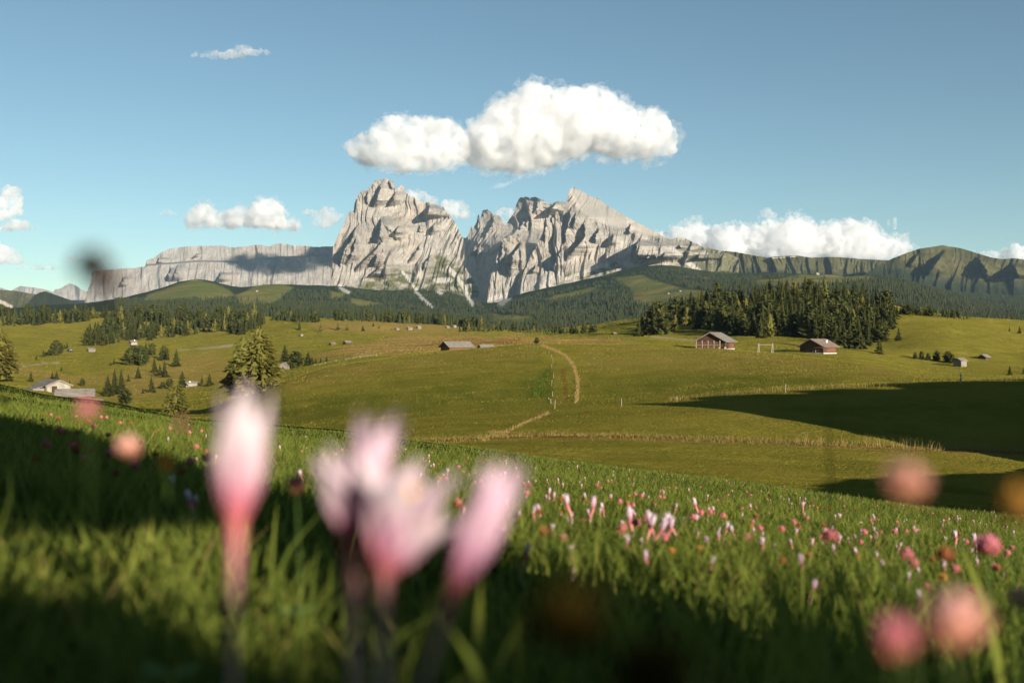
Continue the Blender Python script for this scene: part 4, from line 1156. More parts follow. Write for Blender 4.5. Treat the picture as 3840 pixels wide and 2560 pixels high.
cloud('cumulus_cloud', 'wide towering cumulus bank rising behind the green ridge',
      [(2460, 870), (2490, 845), (2540, 855), (2590, 830), (2640, 820), (2680, 838), (2720, 850), (2780, 842), (2840, 855), (2880, 830), (2920, 815), (2970, 798), (3010, 800), (3040, 830), (3080, 850), (3130, 845), (3160, 815), (3200, 796), (3230, 815), (3235, 870), (3280, 880), (3340, 890), (3390, 905), (3420, 930)],
      [(2460, 905), (2560, 950), (2700, 975), (3000, 985), (3300, 980), (3420, 950)], 19000, 11, n=24, kids=10, grand=4)
cloud('cumulus_cloud', 'small bright cumulus peeping over the shoulder of the highest massif',
      [(1520, 740), (1535, 708), (1570, 710), (1600, 722), (1625, 735), (1632, 765)], [(1520, 790), (1632, 790)], 15000, 13, n=6, kids=8, grand=3)
cloud('cumulus_cloud', 'ragged cumulus in the notch right beside the highest massif',
      [(1655, 780), (1662, 735), (1675, 745), (1690, 752), (1715, 742), (1740, 755), (1752, 785), (1780, 800)], [(1655, 800), (1690, 815), (1740, 822), (1780, 808)], 15500, 17, n=8, kids=7, grand=3)
cloud('cumulus_cloud', 'small cumulus half hidden behind the thin rock towers',
      [(1862, 800), (1872, 780), (1900, 773), (1925, 785), (1935, 810)], [(1862, 845), (1935, 845)], 15500, 19, n=5, kids=8, grand=3)
cloud('small_cloud', 'little grey cloud low against the left face of the highest massif', [(1130, 800), (1150, 778), (1185, 775), (1190, 790), (1215, 778), (1245, 775), (1260, 800), (1285, 795)],
      [(1130, 805), (1170, 808), (1180, 850), (1215, 858), (1245, 840), (1270, 830), (1285, 805)], 14500, 23, n=9, kids=6, grand=2, density=0.006)
cloud('small_cloud', 'thin grey cloud scrap under the largest cumulus', [(1838, 705), (1870, 685), (1905, 680), (1935, 672)], [(1838, 712), (1880, 706), (1935, 680)], 9600, 29, n=8, kids=5, grand=2, density=0.005)
cloud('wispy_cloud', 'thin white wisp alone high in the blue sky', [(655, 232), (700, 215), (740, 195), (790, 185), (830, 192), (880, 175), (930, 172), (970, 180), (1005, 186), (1025, 200)],
      [(655, 236), (760, 212), (800, 222), (860, 222), (920, 212), (980, 204), (1025, 203)], 12500, 31, n=20, kids=6, grand=2, density=0.006)
cloud('cumulus_cloud', 'upright white cumulus cut off by the photo edge, above the far range',
      [(-40, 720), (0, 735), (15, 698), (40, 686), (68, 700), (78, 750), (80, 800)], [(-40, 835), (0, 830), (50, 815), (80, 805)], 20000, 37, n=7, kids=8, grand=3)
cloud('cumulus_cloud', 'flat-bottomed cloud just under the upright one at the photo edge', [(-60, 830), (0, 845), (40, 820), (90, 822), (120, 835), (130, 855)], [(-60, 870), (130, 862)], 20000, 41, n=9, kids=7, grand=2)
cloud('cumulus_cloud', 'puffy cloud at the photo edge above the flat grey streak', [(-60, 900), (0, 905), (25, 915), (50, 935), (75, 960), (90, 985)], [(-60, 990), (90, 990)], 20500, 43, n=7, kids=8, grand=3)
cloud('stratus_cloud', 'flat grey cloud streak low over the far range', [(55, 1000), (100, 990), (170, 985), (215, 992), (235, 1005)], [(55, 1008), (150, 1012), (235, 1012)], 20500, 47, n=12, kids=5, grand=2, density=0.005)
cloud('stratus_cloud', 'tiny pinkish cloud beside the dark blurred flower head', [(245, 975), (270, 960), (295, 965), (300, 980)], [(245, 985), (300, 985)], 20500, 48, n=5, kids=5, grand=2, density=0.005)
cloud('cumulus_cloud', 'low cloud bank behind the peak cut off by the photo edge', [(3640, 945), (3660, 928), (3700, 945), (3740, 935), (3780, 918), (3830, 912), (3900, 915)], [(3640, 955), (3720, 985), (3900, 990)], 19000, 53, n=9, kids=8, grand=3)
cloud('small_cloud', 'single tiny cloud puff floating above the end of the cumulus bank', [(3325, 835), (3335, 815), (3360, 812), (3368, 835), (3360, 865)], [(3325, 838), (3345, 878), (3368, 845)], 18500, 60, n=2, kids=6, puff=(0.5, 0.8), grand=0, density=0.005, rough=0.15)
cloud('small_cloud', 'faint little cloud before the long white cumulus', [(596, 800), (620, 780), (650, 790), (680, 808)], [(596, 806), (680, 812)], 17000, 61, n=6, kids=5, grand=2, density=0.003)
# ------------------------------------------------------------------ grass
def grass_mat(name, trans=0.45):
    m, nt, out = mat(name); b = NB(nt)
    tint = b.attr('tint'); dry = b.attr('dryness')
    c = b.mix(tint, (0.055, 0.090, 0.014), (0.22, 0.24, 0.044))
    c = b.mix(dry, c, (0.33, 0.225, 0.085))
    nt.links.new(b.leaf(c, trans), out.inputs[0])
    return m
GRASS = grass_mat('grass_blades')

def ground_z(x, y):
    """ground under arrays of points, near or far"""
    x = np.asarray(x, float); y = np.asarray(y, float)
    z = around_z(x, y)
    far = y > 2.0
    if far.any():
        xf, yf = x[far], y[far]
        px = xf / yf * F + 1920
        o = np.argsort(px)
        zz = np.empty(len(xf))
        for c in np.array_split(o, max(1, len(o) // 20000)):
            zz[c] = NEAR.z(px[c], yf[c][None, :])[0]
        z[far] = zz
    return z

def blades(x, y, z, h, w, lean, tint, dry, seed, rows=3):
    rg = np.random.default_rng(seed)
    n = len(x)
    a = rg.uniform(0, 2 * math.pi, n); la = rg.uniform(0, 2 * math.pi, n)
    sx, sy = np.cos(a) * w / 2, np.sin(a) * w / 2
    lx, ly = np.cos(la) * lean * h, np.sin(la) * lean * h
    cos = []
    for r in range(rows):
        t = r / rows
        cx, cy_, cz = x + lx * t ** 2, y + ly * t ** 2, z + h * t * (1 - 0.25 * lean * t)
        k = 1 - 0.35 * t * t
        cos += [np.stack([cx - sx * k, cy_ - sy * k, cz], -1), np.stack([cx + sx * k, cy_ + sy * k, cz], -1)]
    cos.append(np.stack([x + lx, y + ly, z + h * (1 - 0.25 * lean)], -1))
    V = 2 * rows + 1
    co = np.stack(cos, 1).reshape(-1, 3)
    base = np.arange(n)[:, None] * V
    q = np.concatenate([base + np.array([[2 * r, 2 * r + 1, 2 * r + 3, 2 * r + 2]]) for r in range(rows - 1)]) if rows > 1 else []
    t3 = base + np.array([[V - 3, V - 2, V - 1]])
    return co, q, t3, np.repeat(tint, V), np.repeat(dry, V)

def blade_object(name, sets, m, label):
    cos, qs, ts, ti, dr, off = [], [], [], [], [], 0
    for co, q, t3, a, d in sets:
        cos.append(co); ti.append(a); dr.append(d); ts.append(t3 + off)
        if len(q): qs.append(q + off)
        off += len(co)
    fs = ([np.concatenate(qs)] if qs else []) + [np.concatenate(ts)]
    o = link(name, np_mesh(name, np.vstack(cos), fs, [m], attrs={'tint': np.concatenate(ti), 'dryness': np.concatenate(dr)}))
    return tag(o, label, 'grass', kind='stuff')

def sample(n, y0, y1, seed, px0=-760, px1=4500, power=0.0):
    """points spread over the view between two distances; power 0 = even in log distance"""
    rg = np.random.default_rng(seed)
    Y = np.exp(rg.uniform(math.log(y0), math.log(y1), n))
    px = rg.uniform(px0, px1, n)
    return px, Y, (px - 1920) / F * Y, rg

CREST_PX = [p for p in NEAR_LINES[2][0]]; CREST_Y = [p for p in NEAR_LINES[2][1]]
sets = []
for i, (n, y0, y1, h0, h1, w0, w1) in enumerate([
        (8000, 0.42, 2.0, 0.04, 0.10, 0.0025, 0.005), (41000, 1.8, 5.0, 0.035, 0.09, 0.0022, 0.0045), (96000, 4.5, 14.0, 0.03, 0.085, 0.003, 0.006), (130000, 13.0, 170.0, 0.03, 0.09, 0.006, 0.011)]):
    px, Y, x, rg = sample(n, y0, y1, 50 + i)
    keep = Y < np.interp(px, CREST_PX, CREST_Y) * 1.12
    px, Y, x = px[keep], Y[keep], x[keep]
    z = ground_z(x, Y)
    k = len(x)
    patch = fbm(x / 0.7, Y / 0.7, 71, 3)
    h = rg.uniform(h0, h1, k) * (1 + 0.45 * patch) * np.where(rg.random(k) < 0.04, 1.6, 1)
    w = rg.uniform(w0, w1, k) * (1 if i < 3 else np.clip(Y / 25, 0.7, 3.5))
    if i == 3: h = h * np.clip(Y / 40, 1, 1.6)
    tint = np.clip(0.45 + 0.5 * patch + rg.normal(0, 0.25, k), 0, 1)
    dry = np.where(rg.random(k) < 0.05, rg.uniform(0.3, 0.9, k), 0.0)
    sets.append(blades(x, Y, z - 0.005, h, w, rg.uniform(0.15, 0.75, k), tint, dry, 90 + i))
px, Y, x, rg = sample(70, 0.5, 1.1, 58, 2550, 4000)
sets.append(blades(x, Y, ground_z(x, Y), rg.uniform(0.11, 0.19, 70), rg.uniform(0.005, 0.010, 70), rg.uniform(0.2, 0.6, 70), rg.uniform(0.3, 0.9, 70), np.zeros(70), 99, rows=5))
px, Y, x, rg = sample(12, 0.55, 0.8, 59, 1700, 2500)
sets.append(blades(x, Y, ground_z(x, Y), rg.uniform(0.09, 0.15, 12), rg.uniform(0.005, 0.009, 12), rg.uniform(0.2, 0.6, 12), rg.uniform(0.3, 0.9, 12), np.zeros(12), 98, rows=5))
blade_object('meadow_grass', sets, GRASS, 'lush green meadow grass round the blurred crocuses')

# mown turf of the fields beyond the crest
def turf_mat():
    m, nt, out = mat('mown_turf'); b = NB(nt)
    c = b.mix(b.attr('tint'), (0.145, 0.16, 0.023), (0.35, 0.285, 0.052))
    c = b.mix(b.attr('dryness'), c, (0.44, 0.27, 0.085))
    nt.links.new(b.leaf(c, 0.48), out.inputs[0])
    return m
TURF = turf_mat()
sets = []
px, Y, x, rg = sample(430000, 24, 1500, 61, -60, 3900)
keep = Y > np.interp(px, CREST_PX, CREST_Y) * 1.15
px, Y, x = px[keep], Y[keep], x[keep]
z = ground_z(x, Y); py = 1280 - z / Y * F
d, l, br, pa, _th = near_masks(px, py, Y)
k = len(x)
patch = fbm(x / 22, Y / 16, 81, 4) + 0.5 * fbm(x / 4, Y / 3, 83, 3) + 0.55 * fbm((x - 0.8 * Y) / 1.6, (x + Y) / 26, 85, 2)
tint = np.clip(0.45 + 0.8 * patch + rg.normal(0, 0.12, k) - 0.5 * l, 0, 1)
kp = pa < 0.5
h = rg.uniform(0.05, 0.11, k) * (1 + 0.5 * patch) * np.clip(Y / 100, 0.45, 9.0)
sets.append(blades(x[kp], Y[kp], z[kp] - 0.01, np.maximum(h, 0.04)[kp], (h * rg.uniform(0.35, 0.65, k))[kp], rg.uniform(0.1, 0.7, k)[kp], tint[kp], np.clip(d * rg.uniform(0.5, 1.1, k), 0, 1)[kp], 97, rows=1))
blade_object('field_grass', sets, TURF, 'short olive turf of the mown fields beyond the crest')

# tall dry grass along the ditch, the hollow's edges and the fence line
def along(pts, n, spread, y0, y1, h, seed, w=(0.012, 0.03), gap=0.0, dr=(0.65, 1.0)):
    rg = np.random.default_rng(seed)
    pts = np.array(pts, float)
    seg = np.hypot(*np.diff(pts, axis=0).T); cum = np.concatenate([[0], np.cumsum(seg)]) / seg.sum()
    t = rg.random(n)
    if gap > 0: t = t[noise2(t * 40, t * 0 + seed, seed) > gap]
    px = np.interp(t, cum, pts[:, 0]) + rg.normal(0, spread, len(t)); py = np.interp(t, cum, pts[:, 1]) + rg.normal(0, spread * 0.35, len(t))
    # look the distances up once along the line, then interpolate
    ts = np.linspace(0, 1, 40)
    Ys = np.array([NEAR.hit(np.interp(q, cum, pts[:, 0]), np.interp(q, cum, pts[:, 1]), y0, y1).y for q in ts])
    Y = np.interp(t, ts, Ys) * (1 + rg.normal(0, 0.012, len(t)))
    x = (px - 1920) / F * Y
    z = ground_z(x, Y)
    k = len(x)
    return blades(x, Y, z - 0.02, rg.uniform(h[0], h[1], k), rg.uniform(w[0], w[1], k), rg.uniform(0.1, 0.6, k), rg.random(k) * (0.3 if dr[1] == 0 else 1), rg.uniform(dr[0], dr[1], k), seed + 1, rows=2)
sets = [along(DRY_STRIP, 4200, 4, 110, 430, (0.12, 0.38), 201, (0.03, 0.07)),
        along(BROWN_EDGE, 4200, 9, 62, 112, (0.15, 0.45), 202, dr=(0.3, 0.7)),
        along([(2800, 1655), (3300, 1676), (3840, 1700)], 1100, 8, 62, 112, (0.6, 1.3), 203, (0.012, 0.022), gap=0.1),
        along([(2500, 1502), (2800, 1475), (3100, 1455), (3400, 1443), (3840, 1430)], 1500, 6, 100, 140, (0.3, 0.9), 204, (0.014, 0.028), gap=-0.1),
        along([(1790, 1650), (1900, 1620), (1960, 1590), (2060, 1548)], 800, 4, 62, 150, (0.15, 0.4), 205, (0.02, 0.04))]
DRYG = grass_mat('dry_stalks', 0.3)
blade_object('dry_grass', sets, DRYG, 'golden dry grass along the ditch and the field edges')

blade_object('nettle_patch', [along([(1998, 1492), (2022, 1445), (2052, 1385)], 800, 17, 110, 340, (0.25, 0.6), 211, (0.05, 0.1), dr=(0, 0))], GRASS, 'dark green nettle patch beside the fence posts by the golden strip')
# ------------------------------------------------------------------ huts, barns, swing, fence posts, tractor
class MB:
    """collects boxes, bars and plates for one mesh"""
    def __init__(s): s.p = []
    def box(s, c, d, rz=0.0, ry=0.0, rx=0.0):
        q = np.array([[x, y, z] for x in (-.5, .5) for y in (-.5, .5) for z in (-.5, .5)]) * np.array(d)
        m = np.array(Euler((rx, ry, rz)).to_matrix())
        s.p.append((q @ m.T + np.array(c), np.array([[0, 1, 3, 2], [4, 6, 7, 5], [0, 4, 5, 1], [2, 3, 7, 6], [0, 2, 6, 4], [1, 5, 7, 3]])))
        return s
    def bar(s, a, b, w, k=4):
        a, b = np.array(a, float), np.array(b, float)
        co, f = tube([a, b], [w / 2, w / 2], k)
        s.p.append((co, f))
        s.p.append((np.vstack([co[:k], co[k:]]), np.array([[0, 1, 2, 3], [4, 7, 6, 5]]) if k == 4 else np.array([[0, 1, 2], [k, k + 2, k + 1]])))
        return s
    def poly(s, co, f): s.p.append((np.array(co, float), np.array(f))); return s
    def build(s, name, m, parent=None):
        co, f = merge(s.p)
        return link(name, np_mesh(name, co, f, [m]), parent)

def wood_mat(name, a, b2, scale=6.0, stretch=(1, 1, 9), rough=0.9):
    m, nt, out = mat(name); b = NB(nt)
    co = b.mapping(b.obj(), stretch)
    n = b.noise(co, scale, 4, 0.6); g = b.noise(b.obj(), 0.7, 3, 0.6)
    c = b.mix(b.ramp(n, 0.3, 0.7), a, b2)
    c = b.mix(b.ramp(g, 0.45, 0.75, 0, 0.5), c, tuple(x * 0.5 for x in a))
    nt.links.new(b.bsdf(c, rough, b.bump(n, 0.4, 0.05), 0.15), out.inputs[0])
    return m
W_DARK = wood_mat('dark_log_wall', (0.050, 0.028, 0.017), (0.10, 0.056, 0.032), 1.2)
W_RED = wood_mat('red_brown_planks', (0.11, 0.05, 0.026), (0.18, 0.085, 0.045), 1.2)
W_PALE = wood_mat('weathered_pale_planks', (0.15, 0.125, 0.095), (0.26, 0.22, 0.175), 2.0, (8, 8, 0.6))
W_WHITE = wood_mat('whitewashed_wall', (0.23, 0.205, 0.165), (0.32, 0.29, 0.235), 1.0, (1, 1, 1))
W_POST = wood_mat('peeled_timber', (0.25, 0.22, 0.165), (0.34, 0.30, 0.23), 2.0, (1, 1, 0.3))
SHINGLE = wood_mat('grey_shingles', (0.14, 0.12, 0.10), (0.27, 0.24, 0.20), 2.2, (1.6, 0.35, 1.0))
SHINGLE_RED = wood_mat('brown_shingles', (0.15, 0.10, 0.08), (0.26, 0.19, 0.15), 2.2, (1.6, 0.35, 1.0))
DOOR = wood_mat('dark_door_boards', (0.035, 0.024, 0.016), (0.06, 0.04, 0.028), 2.0, (8, 8, 0.5))
STONE = simple_mat('pale_foundation_stone', (0.36, 0.34, 0.30), 0.35, 2.5, bump=0.6)
PLASTER = simple_mat('white_chimney_plaster', (0.72, 0.70, 0.66), 0.1, 3.0)
GLASS = simple_mat('dark_window_glass', (0.02, 0.025, 0.03), 0.1, 1.0, rough=0.15, spec=0.5)
def firewood_mat():
    m, nt, out = mat('stacked_firewood'); b = NB(nt)
    v = b.n('ShaderNodeTexVoronoi'); b.setin(v, 'Vector', b.obj()); v.inputs['Scale'].default_value = 4.5
    c = b.mix(b.ramp(b.noise(b.obj(), 3.0, 3), 0.3, 0.7), (0.09, 0.045, 0.025), (0.24, 0.125, 0.07))
    c = b.mix(b.ramp(v.outputs['Distance'], 0.05, 0.13), c, c)
    e = b.n('ShaderNodeTexVoronoi', feature='DISTANCE_TO_EDGE'); b.setin(e, 'Vector', b.obj()); e.inputs['Scale'].default_value = 4.5
    c = b.mix(b.ramp(e.outputs['Distance'], 0.02, 0.09), (0.02, 0.012, 0.008), c)
    nt.links.new(b.bsdf(c, 0.95, b.bump(e.outputs['Distance'], 0.8, 0.2), 0.05), out.inputs[0])
    return m
FIREWOOD = firewood_mat()

def hut(name, label, pos, L, W, hw, rise, yaw, wall, roof, over=0.6, cat='hut', group=None, base=0.6, door=None, windows=(), chimney=None, parts=True, sink=0.4):
    """gable hut: local -Y is the gable front, ridge along Y. yaw turns it about Z"""
    e = empty(name, pos, yaw)
    b = MB()
    hL, hW = L / 2, W / 2
    z0, z1, z2 = -sink, hw, hw + rise
    co = [(-hW, -hL, z0), (hW, -hL, z0), (hW, -hL, z1), (0, -hL, z2), (-hW, -hL, z1), (-hW, hL, z0), (hW, hL, z0), (hW, hL, z1), (0, hL, z2), (-hW, hL, z1)]
    b.poly(co, [(0, 1, 2, 4), (6, 5, 9, 7), (1, 6, 7, 2), (5, 0, 4, 9), (2, 7, 8, 3), (4, 3, 8, 9)])
    b.poly(co, [(2, 3, 4), (7, 9, 8)])
    # log ends at the corners
    if parts:
        for sx in (-1, 1):
            for k in range(int(hw / 0.3)):
                b.box((sx * (hW - 0.12), -hL - 0.09, 0.2 + k * 0.3), (0.2, 0.18, 0.18))
    b.build('wall', wall, e)
    r = MB(); s = math.atan2(rise, hW); ln = math.hypot(hW, rise) + over
    t = 0.16
    for sx in (-1, 1):
        cx = sx * math.cos(s) * ln / 2; cz = z2 - math.sin(s) * ln / 2 + t / 2 + 0.02
        r.box((cx, 0, cz), (ln, L + 2 * over, t), ry=sx * s)
    if parts:
        n = 9
        for sx in (-1, 1):
            for k in range(n):      # courses of shingles, one standing proud of the next
                q = (k + 0.5) / n * ln
                r.box((sx * math.cos(s) * q, 0, z2 - math.sin(s) * q + t + 0.035), (ln / n * 1.05, L + 2 * over + 0.04, 0.05), ry=sx * (s - 0.05))
    ro = r.build('roof', roof, e)
    if parts:
        f = MB()
        for sx in (-1, 1):
            f.box((sx * math.cos(s) * ln / 2, -hL - over - 0.04, z2 - math.sin(s) * ln / 2 + 0.04), (ln, 0.06, 0.24), ry=sx * s)
        f.build('barge_board', W_PALE, ro)
        MB().box((0, 0, base / 2 - sink), (W + 0.16, L + 0.16, base)).build('foundation', STONE, e)
    if door:
        x, w, h = door
        d = MB().box((x, -hL - 0.05, h / 2), (w, 0.1, h)).build('door', DOOR, e)
        if parts: MB().box((x - w / 2 - 0.06, -hL - 0.07, h / 2), (0.12, 0.14, h)).box((x + w / 2 + 0.06, -hL - 0.07, h / 2), (0.12, 0.14, h)).box((x, -hL - 0.07, h + 0.06), (w + 0.24, 0.14, 0.12)).build('door_frame', W_POST, d)
    for (side, u, z, w, h) in windows:
        if side == 'f': c, dm = (u, -hL - 0.04, z), (w, 0.08, h)
        else: c, dm = (hW + 0.04, u, z), (0.08, w, h)
        wd = MB().box(c, dm).build('window', GLASS, e)
        if side == 'f': MB().box((c[0], c[1] - 0.02, c[2] - h / 2 - 0.05), (w + 0.2, 0.14, 0.1)).build('sill', W_POST, wd)
        else: MB().box((c[0] + 0.02, c[1], c[2] - h / 2 - 0.05), (0.14, w + 0.2, 0.1)).build('sill', W_POST, wd)
    if chimney:
        x, y, h = chimney
        zc = z2 - abs(x) * rise / hW
        MB().box((x, y, zc + h / 2 - 0.2), (0.8, 0.8, h + 0.4)).box((x, y, zc + h + 0.03), (0.98, 0.98, 0.12)).build('chimney', PLASTER, ro)
    return tag(e, label, cat, group)

def ground_at(px, Y):
    x = (px - 1920) / F * Y
    return Vector((x, Y, float(ground_z(np.array([x]), np.array([Y]))[0])))
def hut_pos(px, py, y0, y1): return NEAR.hit(px, py, y0, y1)

# the hut with the firewood
p = ground_at(2683, 318.0)
k = 318 / F
h1 = hut('wooden_hut', 'brown log hut with firewood stacked across its gable, in front of the dark wood', p, 9.4, 9.4, 2.5, 2.55, -R(30), W_DARK, SHINGLE, over=1.0, base=0.5,
         windows=[('s', 2.6, 1.5, 0.7, 0.7)])
fw = MB()
for i in range(4): fw.box((-3.55 + i * 1.93, -4.7 - 0.32, 1.12), (1.8, 0.6, 2.2))
fwo = fw.build('firewood', FIREWOOD, h1)
po = MB()
for i in range(5): po.box((-4.5 + i * 1.93, -4.7 - 0.66, 1.3), (0.2, 0.2, 2.6))
po.box((-0.65, -4.7 - 0.68, 1.15), (7.9, 0.1, 0.12))
po.build('post', W_POST, fwo)
MB().box((4.75, -2.6, 1.05), (0.1, 1.1, 2.1)).build('door', DOOR, h1)
MB().box((4.74, 1.6, 1.1), (0.12, 4.6, 1.9)).build('plank_cladding', W_RED, h1)
MB().box((4.9, -5.4, 0.25), (0.5, 0.5, 0.7), rz=0.4).box((3.4, -6.4, 0.2), (0.45, 0.5, 0.6), rz=0.1).build('chopping_block', W_POST, h1)
# the darker hut with the chimney
p = ground_at(3068, 432.0)
h2 = hut('wooden_hut', 'dark shaded hut with a white chimney on its roof, beside the wood edge', p, 10.0, 11.6, 3.0, 2.9, -R(50), W_DARK, SHINGLE_RED, over=1.3, base=0.5,
         door=(1.4, 1.1, 2.0), windows=[('f', -2.2, 1.5, 0.9, 0.8), ('s', -1.5, 1.5, 0.8, 0.8)], chimney=(3.0, 1.5, 1.0))
MB().box((5.84, 0.8, 1.5), (0.08, 7.0, 2.1)).build('plank_cladding', W_RED, h2)
MB().box((4.5, -5.9, 2.2), (3.0, 2.0, 0.12), rx=-0.25).build('porch_roof', SHINGLE_RED, h2)

# swing frame between them
sp = ground_at(2871, 312.0)
sw = empty('swing_frame', sp, 0.05)
for sx, nm in ((-2.2, 'a'), (2.2, 'b')):
    MB().bar((sx - 0.75, -0.9, -0.2), (sx, 0, 3.5), 0.24).bar((sx + 0.6, 0.9, -0.2), (sx, 0, 3.5), 0.24).bar((sx - 0.45, -0.45, 0.85), (sx + 0.45, 0.5, 0.85), 0.2).build('leg_frame', W_POST, sw)
MB().bar((-2.5, 0, 3.05), (2.5, 0, 3.0), 0.16).build('crossbeam', W_POST, sw)
tag(sw, 'empty wooden swing frame with two A-shaped ends between the two large huts', 'swing')

# barns on the near slope
p = ground_at(196, 232.0)
b1 = hut('barn', 'pale whitewashed barn with a grey shingle roof, half hidden by the slope', p, 7.4, 5.4, 1.7, 1.15, R(46), W_WHITE, SHINGLE, over=0.45, door=(-1.0, 1.2, 1.6))
MB().box((-3.9, 0.2, 1.25), (3.2, 5.4, 0.14), ry=-0.36).box((-3.9, 0.2, 0.3), (2.4, 4.8, 1.6)).build('lean_to', SHINGLE, b1)
p = ground_at(283, 176.0)
b2 = hut('barn', 'red-brown plank barn with a long grey roof, below the pale barn', p, 5.6, 3.6, 1.25, 0.95, R(-70), W_RED, SHINGLE, over=0.45, door=(0.0, 0.8, 1.1), base=0.3)
p = ground_at(327, 168.0)
hut('barn', 'low weathered roof just showing above the grass below the red-brown barn', p, 4.2, 3.2, 0.5, 0.8, R(-66), W_DARK, SHINGLE, over=0.4, base=0.2)

# roof behind the crest, small gabled huts
p = ground_at(1713, 405.0)
hut('wooden_hut', 'hut showing only its long grey roof and orange gable over the meadow crest', p, 10.5, 7.5, 2.3, 1.9, -R(58), W_RED, SHINGLE, over=0.9, windows=[('f', 0.6, 1.9, 1.8, 0.6)])
p = ground_at(1822, 420.0)
hut('small_hut', 'tiny roof tip with a pole showing over the meadow crest', p, 5.0, 4.5, 1.0, 1.2, -R(70), W_PALE, SHINGLE, parts=False)
hp = hut_pos(3600, 1374, 150, 700)
q = hp.y / F
hut('small_hut', 'tall narrow gabled hut at the hollow end, one wall sunlit and one dark', hp, 30 * q, 34 * q, 22 * q, 9 * q, -R(62), W_PALE, SHINGLE, over=4 * q, base=0.2)
hp = hut_pos(3690, 1345, 150, 700); q = hp.y / F
hut('small_hut', 'low grey hut alone on the green slope past the tall narrow hut', hp, 36 * q, 30 * q, 7 * q, 9 * q, -R(50), W_DARK, SHINGLE, over=4 * q, base=0.2)
hp = hut_pos(720, 1447, 200, 900); q = hp.y / F
hut('small_hut', 'small pale hut with a flat grey roof in the gully beyond the single larch', hp, 40 * q, 20 * q, 11 * q, 5 * q, R(-82), W_WHITE, SHINGLE, over=3 * q, base=0.2, chimney=(0.5, -1.0, 0.5))
hp = hut_pos(1070, 1387, 200, 900); q = hp.y / F
hut('small_hut', 'pale plank hut with a dark doorway tucked beside the round stone pine', hp, 26 * q, 34 * q, 17 * q, 11 * q, -R(12), W_PALE, SHINGLE, over=3 * q, base=0.2, door=(-3 * q, 7 * q, 12 * q))
hp = hut_pos(500, 1292, 500, 1800); q = hp.y / F
fh_ = hut('farmhouse', 'white farmhouse with a wooden upper floor under the wedge-shaped wood', hp, 22 * q, 20 * q, 10 * q, 6 * q, -R(48), W_WHITE, SHINGLE_RED, over=3 * q, chimney=(1.0, 1.0, 1.2), windows=[('f', -1.2, 1.8, 0.9, 0.9), ('f', 1.2, 1.8, 0.9, 0.9)])
MB().box((0, -11 * q - 0.06, 9.5 * q), (19 * q, 0.12, 4 * q)).build('balcony', W_RED, fh_)
SMALLH = [
 (342, 1318, 26, 14, W_PALE, 'lone grey hay hut on the upper meadow between tractor and farmhouse'),
 (1247, 1292, 22, 9, W_RED, 'low brownish hay hut, partner of the darker hut on the dry meadow'),
 (1302, 1290, 26, 13, W_DARK, 'dark hay hut with a grey roof near the low brownish one'),
 (1489, 1236, 14, 7, W_PALE, 'tiny hay hut next to the tiniest spruce on the dry meadow'),
 (1535, 1236, 20, 11, W_PALE, 'pale hay hut below the tree belt, nearest the tiniest spruce hut'),
 (1570, 1232, 15, 11, W_PALE, 'tall narrow hay hut against the dry patch below the tree belt'),
 (1678, 1230, 14, 8, W_PALE, 'brownish hay hut left alone below the belt by the low grove'),
 (1704, 1227, 12, 9, W_WHITE, 'whitish hay hut at the very edge of the low belt of trees'),
 (1131, 1260, 9, 8, W_WHITE, 'tiny white shed alone on the green meadow under the dry slope'),
 (2302, 1254, 16, 8, W_DARK, 'shadowed hut at the foot of the far forest by the knoll wood'),
]
for px, py, w, h, m_, lab in SMALLH:
    hp = NEAR.hit(px, py, 430, 2000); q = hp.y / F
    hut('hay_hut', lab, hp, w * q * 0.95, w * q * 0.8, h * q * 0.5, h * q * 0.42, -R(50), m_, SHINGLE, over=1.2 * q, parts=False, group='hay huts on the upper meadows')
for px, py, w, lab in [(2506, 1102, 9, 'speck of a grey hut on the far pasture clearing, lower of the pair'), (2550, 1093, 9, 'speck of a white hut on the far pasture clearing, upper of the pair'), (2707, 1080, 9, 'speck of a white hut at the far forest edge past the clearing'),
                       (3063, 1030, 16, 'long white mountain lodge on the far saddle below the green ridge'), (963, 1093, 9, 'speck of a white lift hut on the far grassy cone')]:
    hp = FAR.hit(px, py, 2600, 7000); q = hp.y / F
    hut('far_hut', lab, hp, w * q, w * q * 0.7, w * q * 0.3, w * q * 0.25, -R(55), W_WHITE, SHINGLE, over=0.8 * q, parts=False, sink=4)

# fence posts
POST_LAB = 'slim pale fence post along the ditch edge between the two meadows'
PATH_LAB = 'slim pale fence post beside the golden grass strip'
def post(px, py, hp, y0, y1, lab, grp, sd, w=0.075):
    g = NEAR.hit(px, py, y0, y1); hh = px_h(g, hp); rg = rnd(sd)
    t = MB().bar((0, 0, -0.15), (rg.uniform(-.06, .06) * hh, 0, hh), w, 6)
    o = t.build('fence_post', W_POST); o.location = g
    return tag(o, lab, 'fence post', grp)
for i, (px, py, hp) in enumerate([(2057, 1513, 24), (2066, 1513, 18), (2080, 1533, 33), (2331, 1523, 31), (2539, 1508, 23), (2729, 1494, 33), (2945, 1472, 34)]):
    post(px, py, hp, 95, 220, POST_LAB, 'fence posts along the ditch', i)
for i, (px, py, hp) in enumerate([(2059, 1327, 11), (2068, 1342, 12), (2074, 1356, 13), (2069, 1382, 17), (2076, 1418, 20), (2069, 1446, 22), (2072, 1486, 19), (2004, 1304, 9), (2017, 1305, 9), (1987, 1301, 8), (1972, 1299, 8)]):
    post(px, py, hp, 110, 420, PATH_LAB, 'fence posts beside the grass strip', 30 + i)
o = post(3601, 1438, 37, 95, 200, 'thick square fence post standing over the dark hollow', None, 77, 0.16)
MB().box((0.02, -0.12, 0.75), (0.1, 0.1, 0.12)).build('insulator', PLASTER, o)
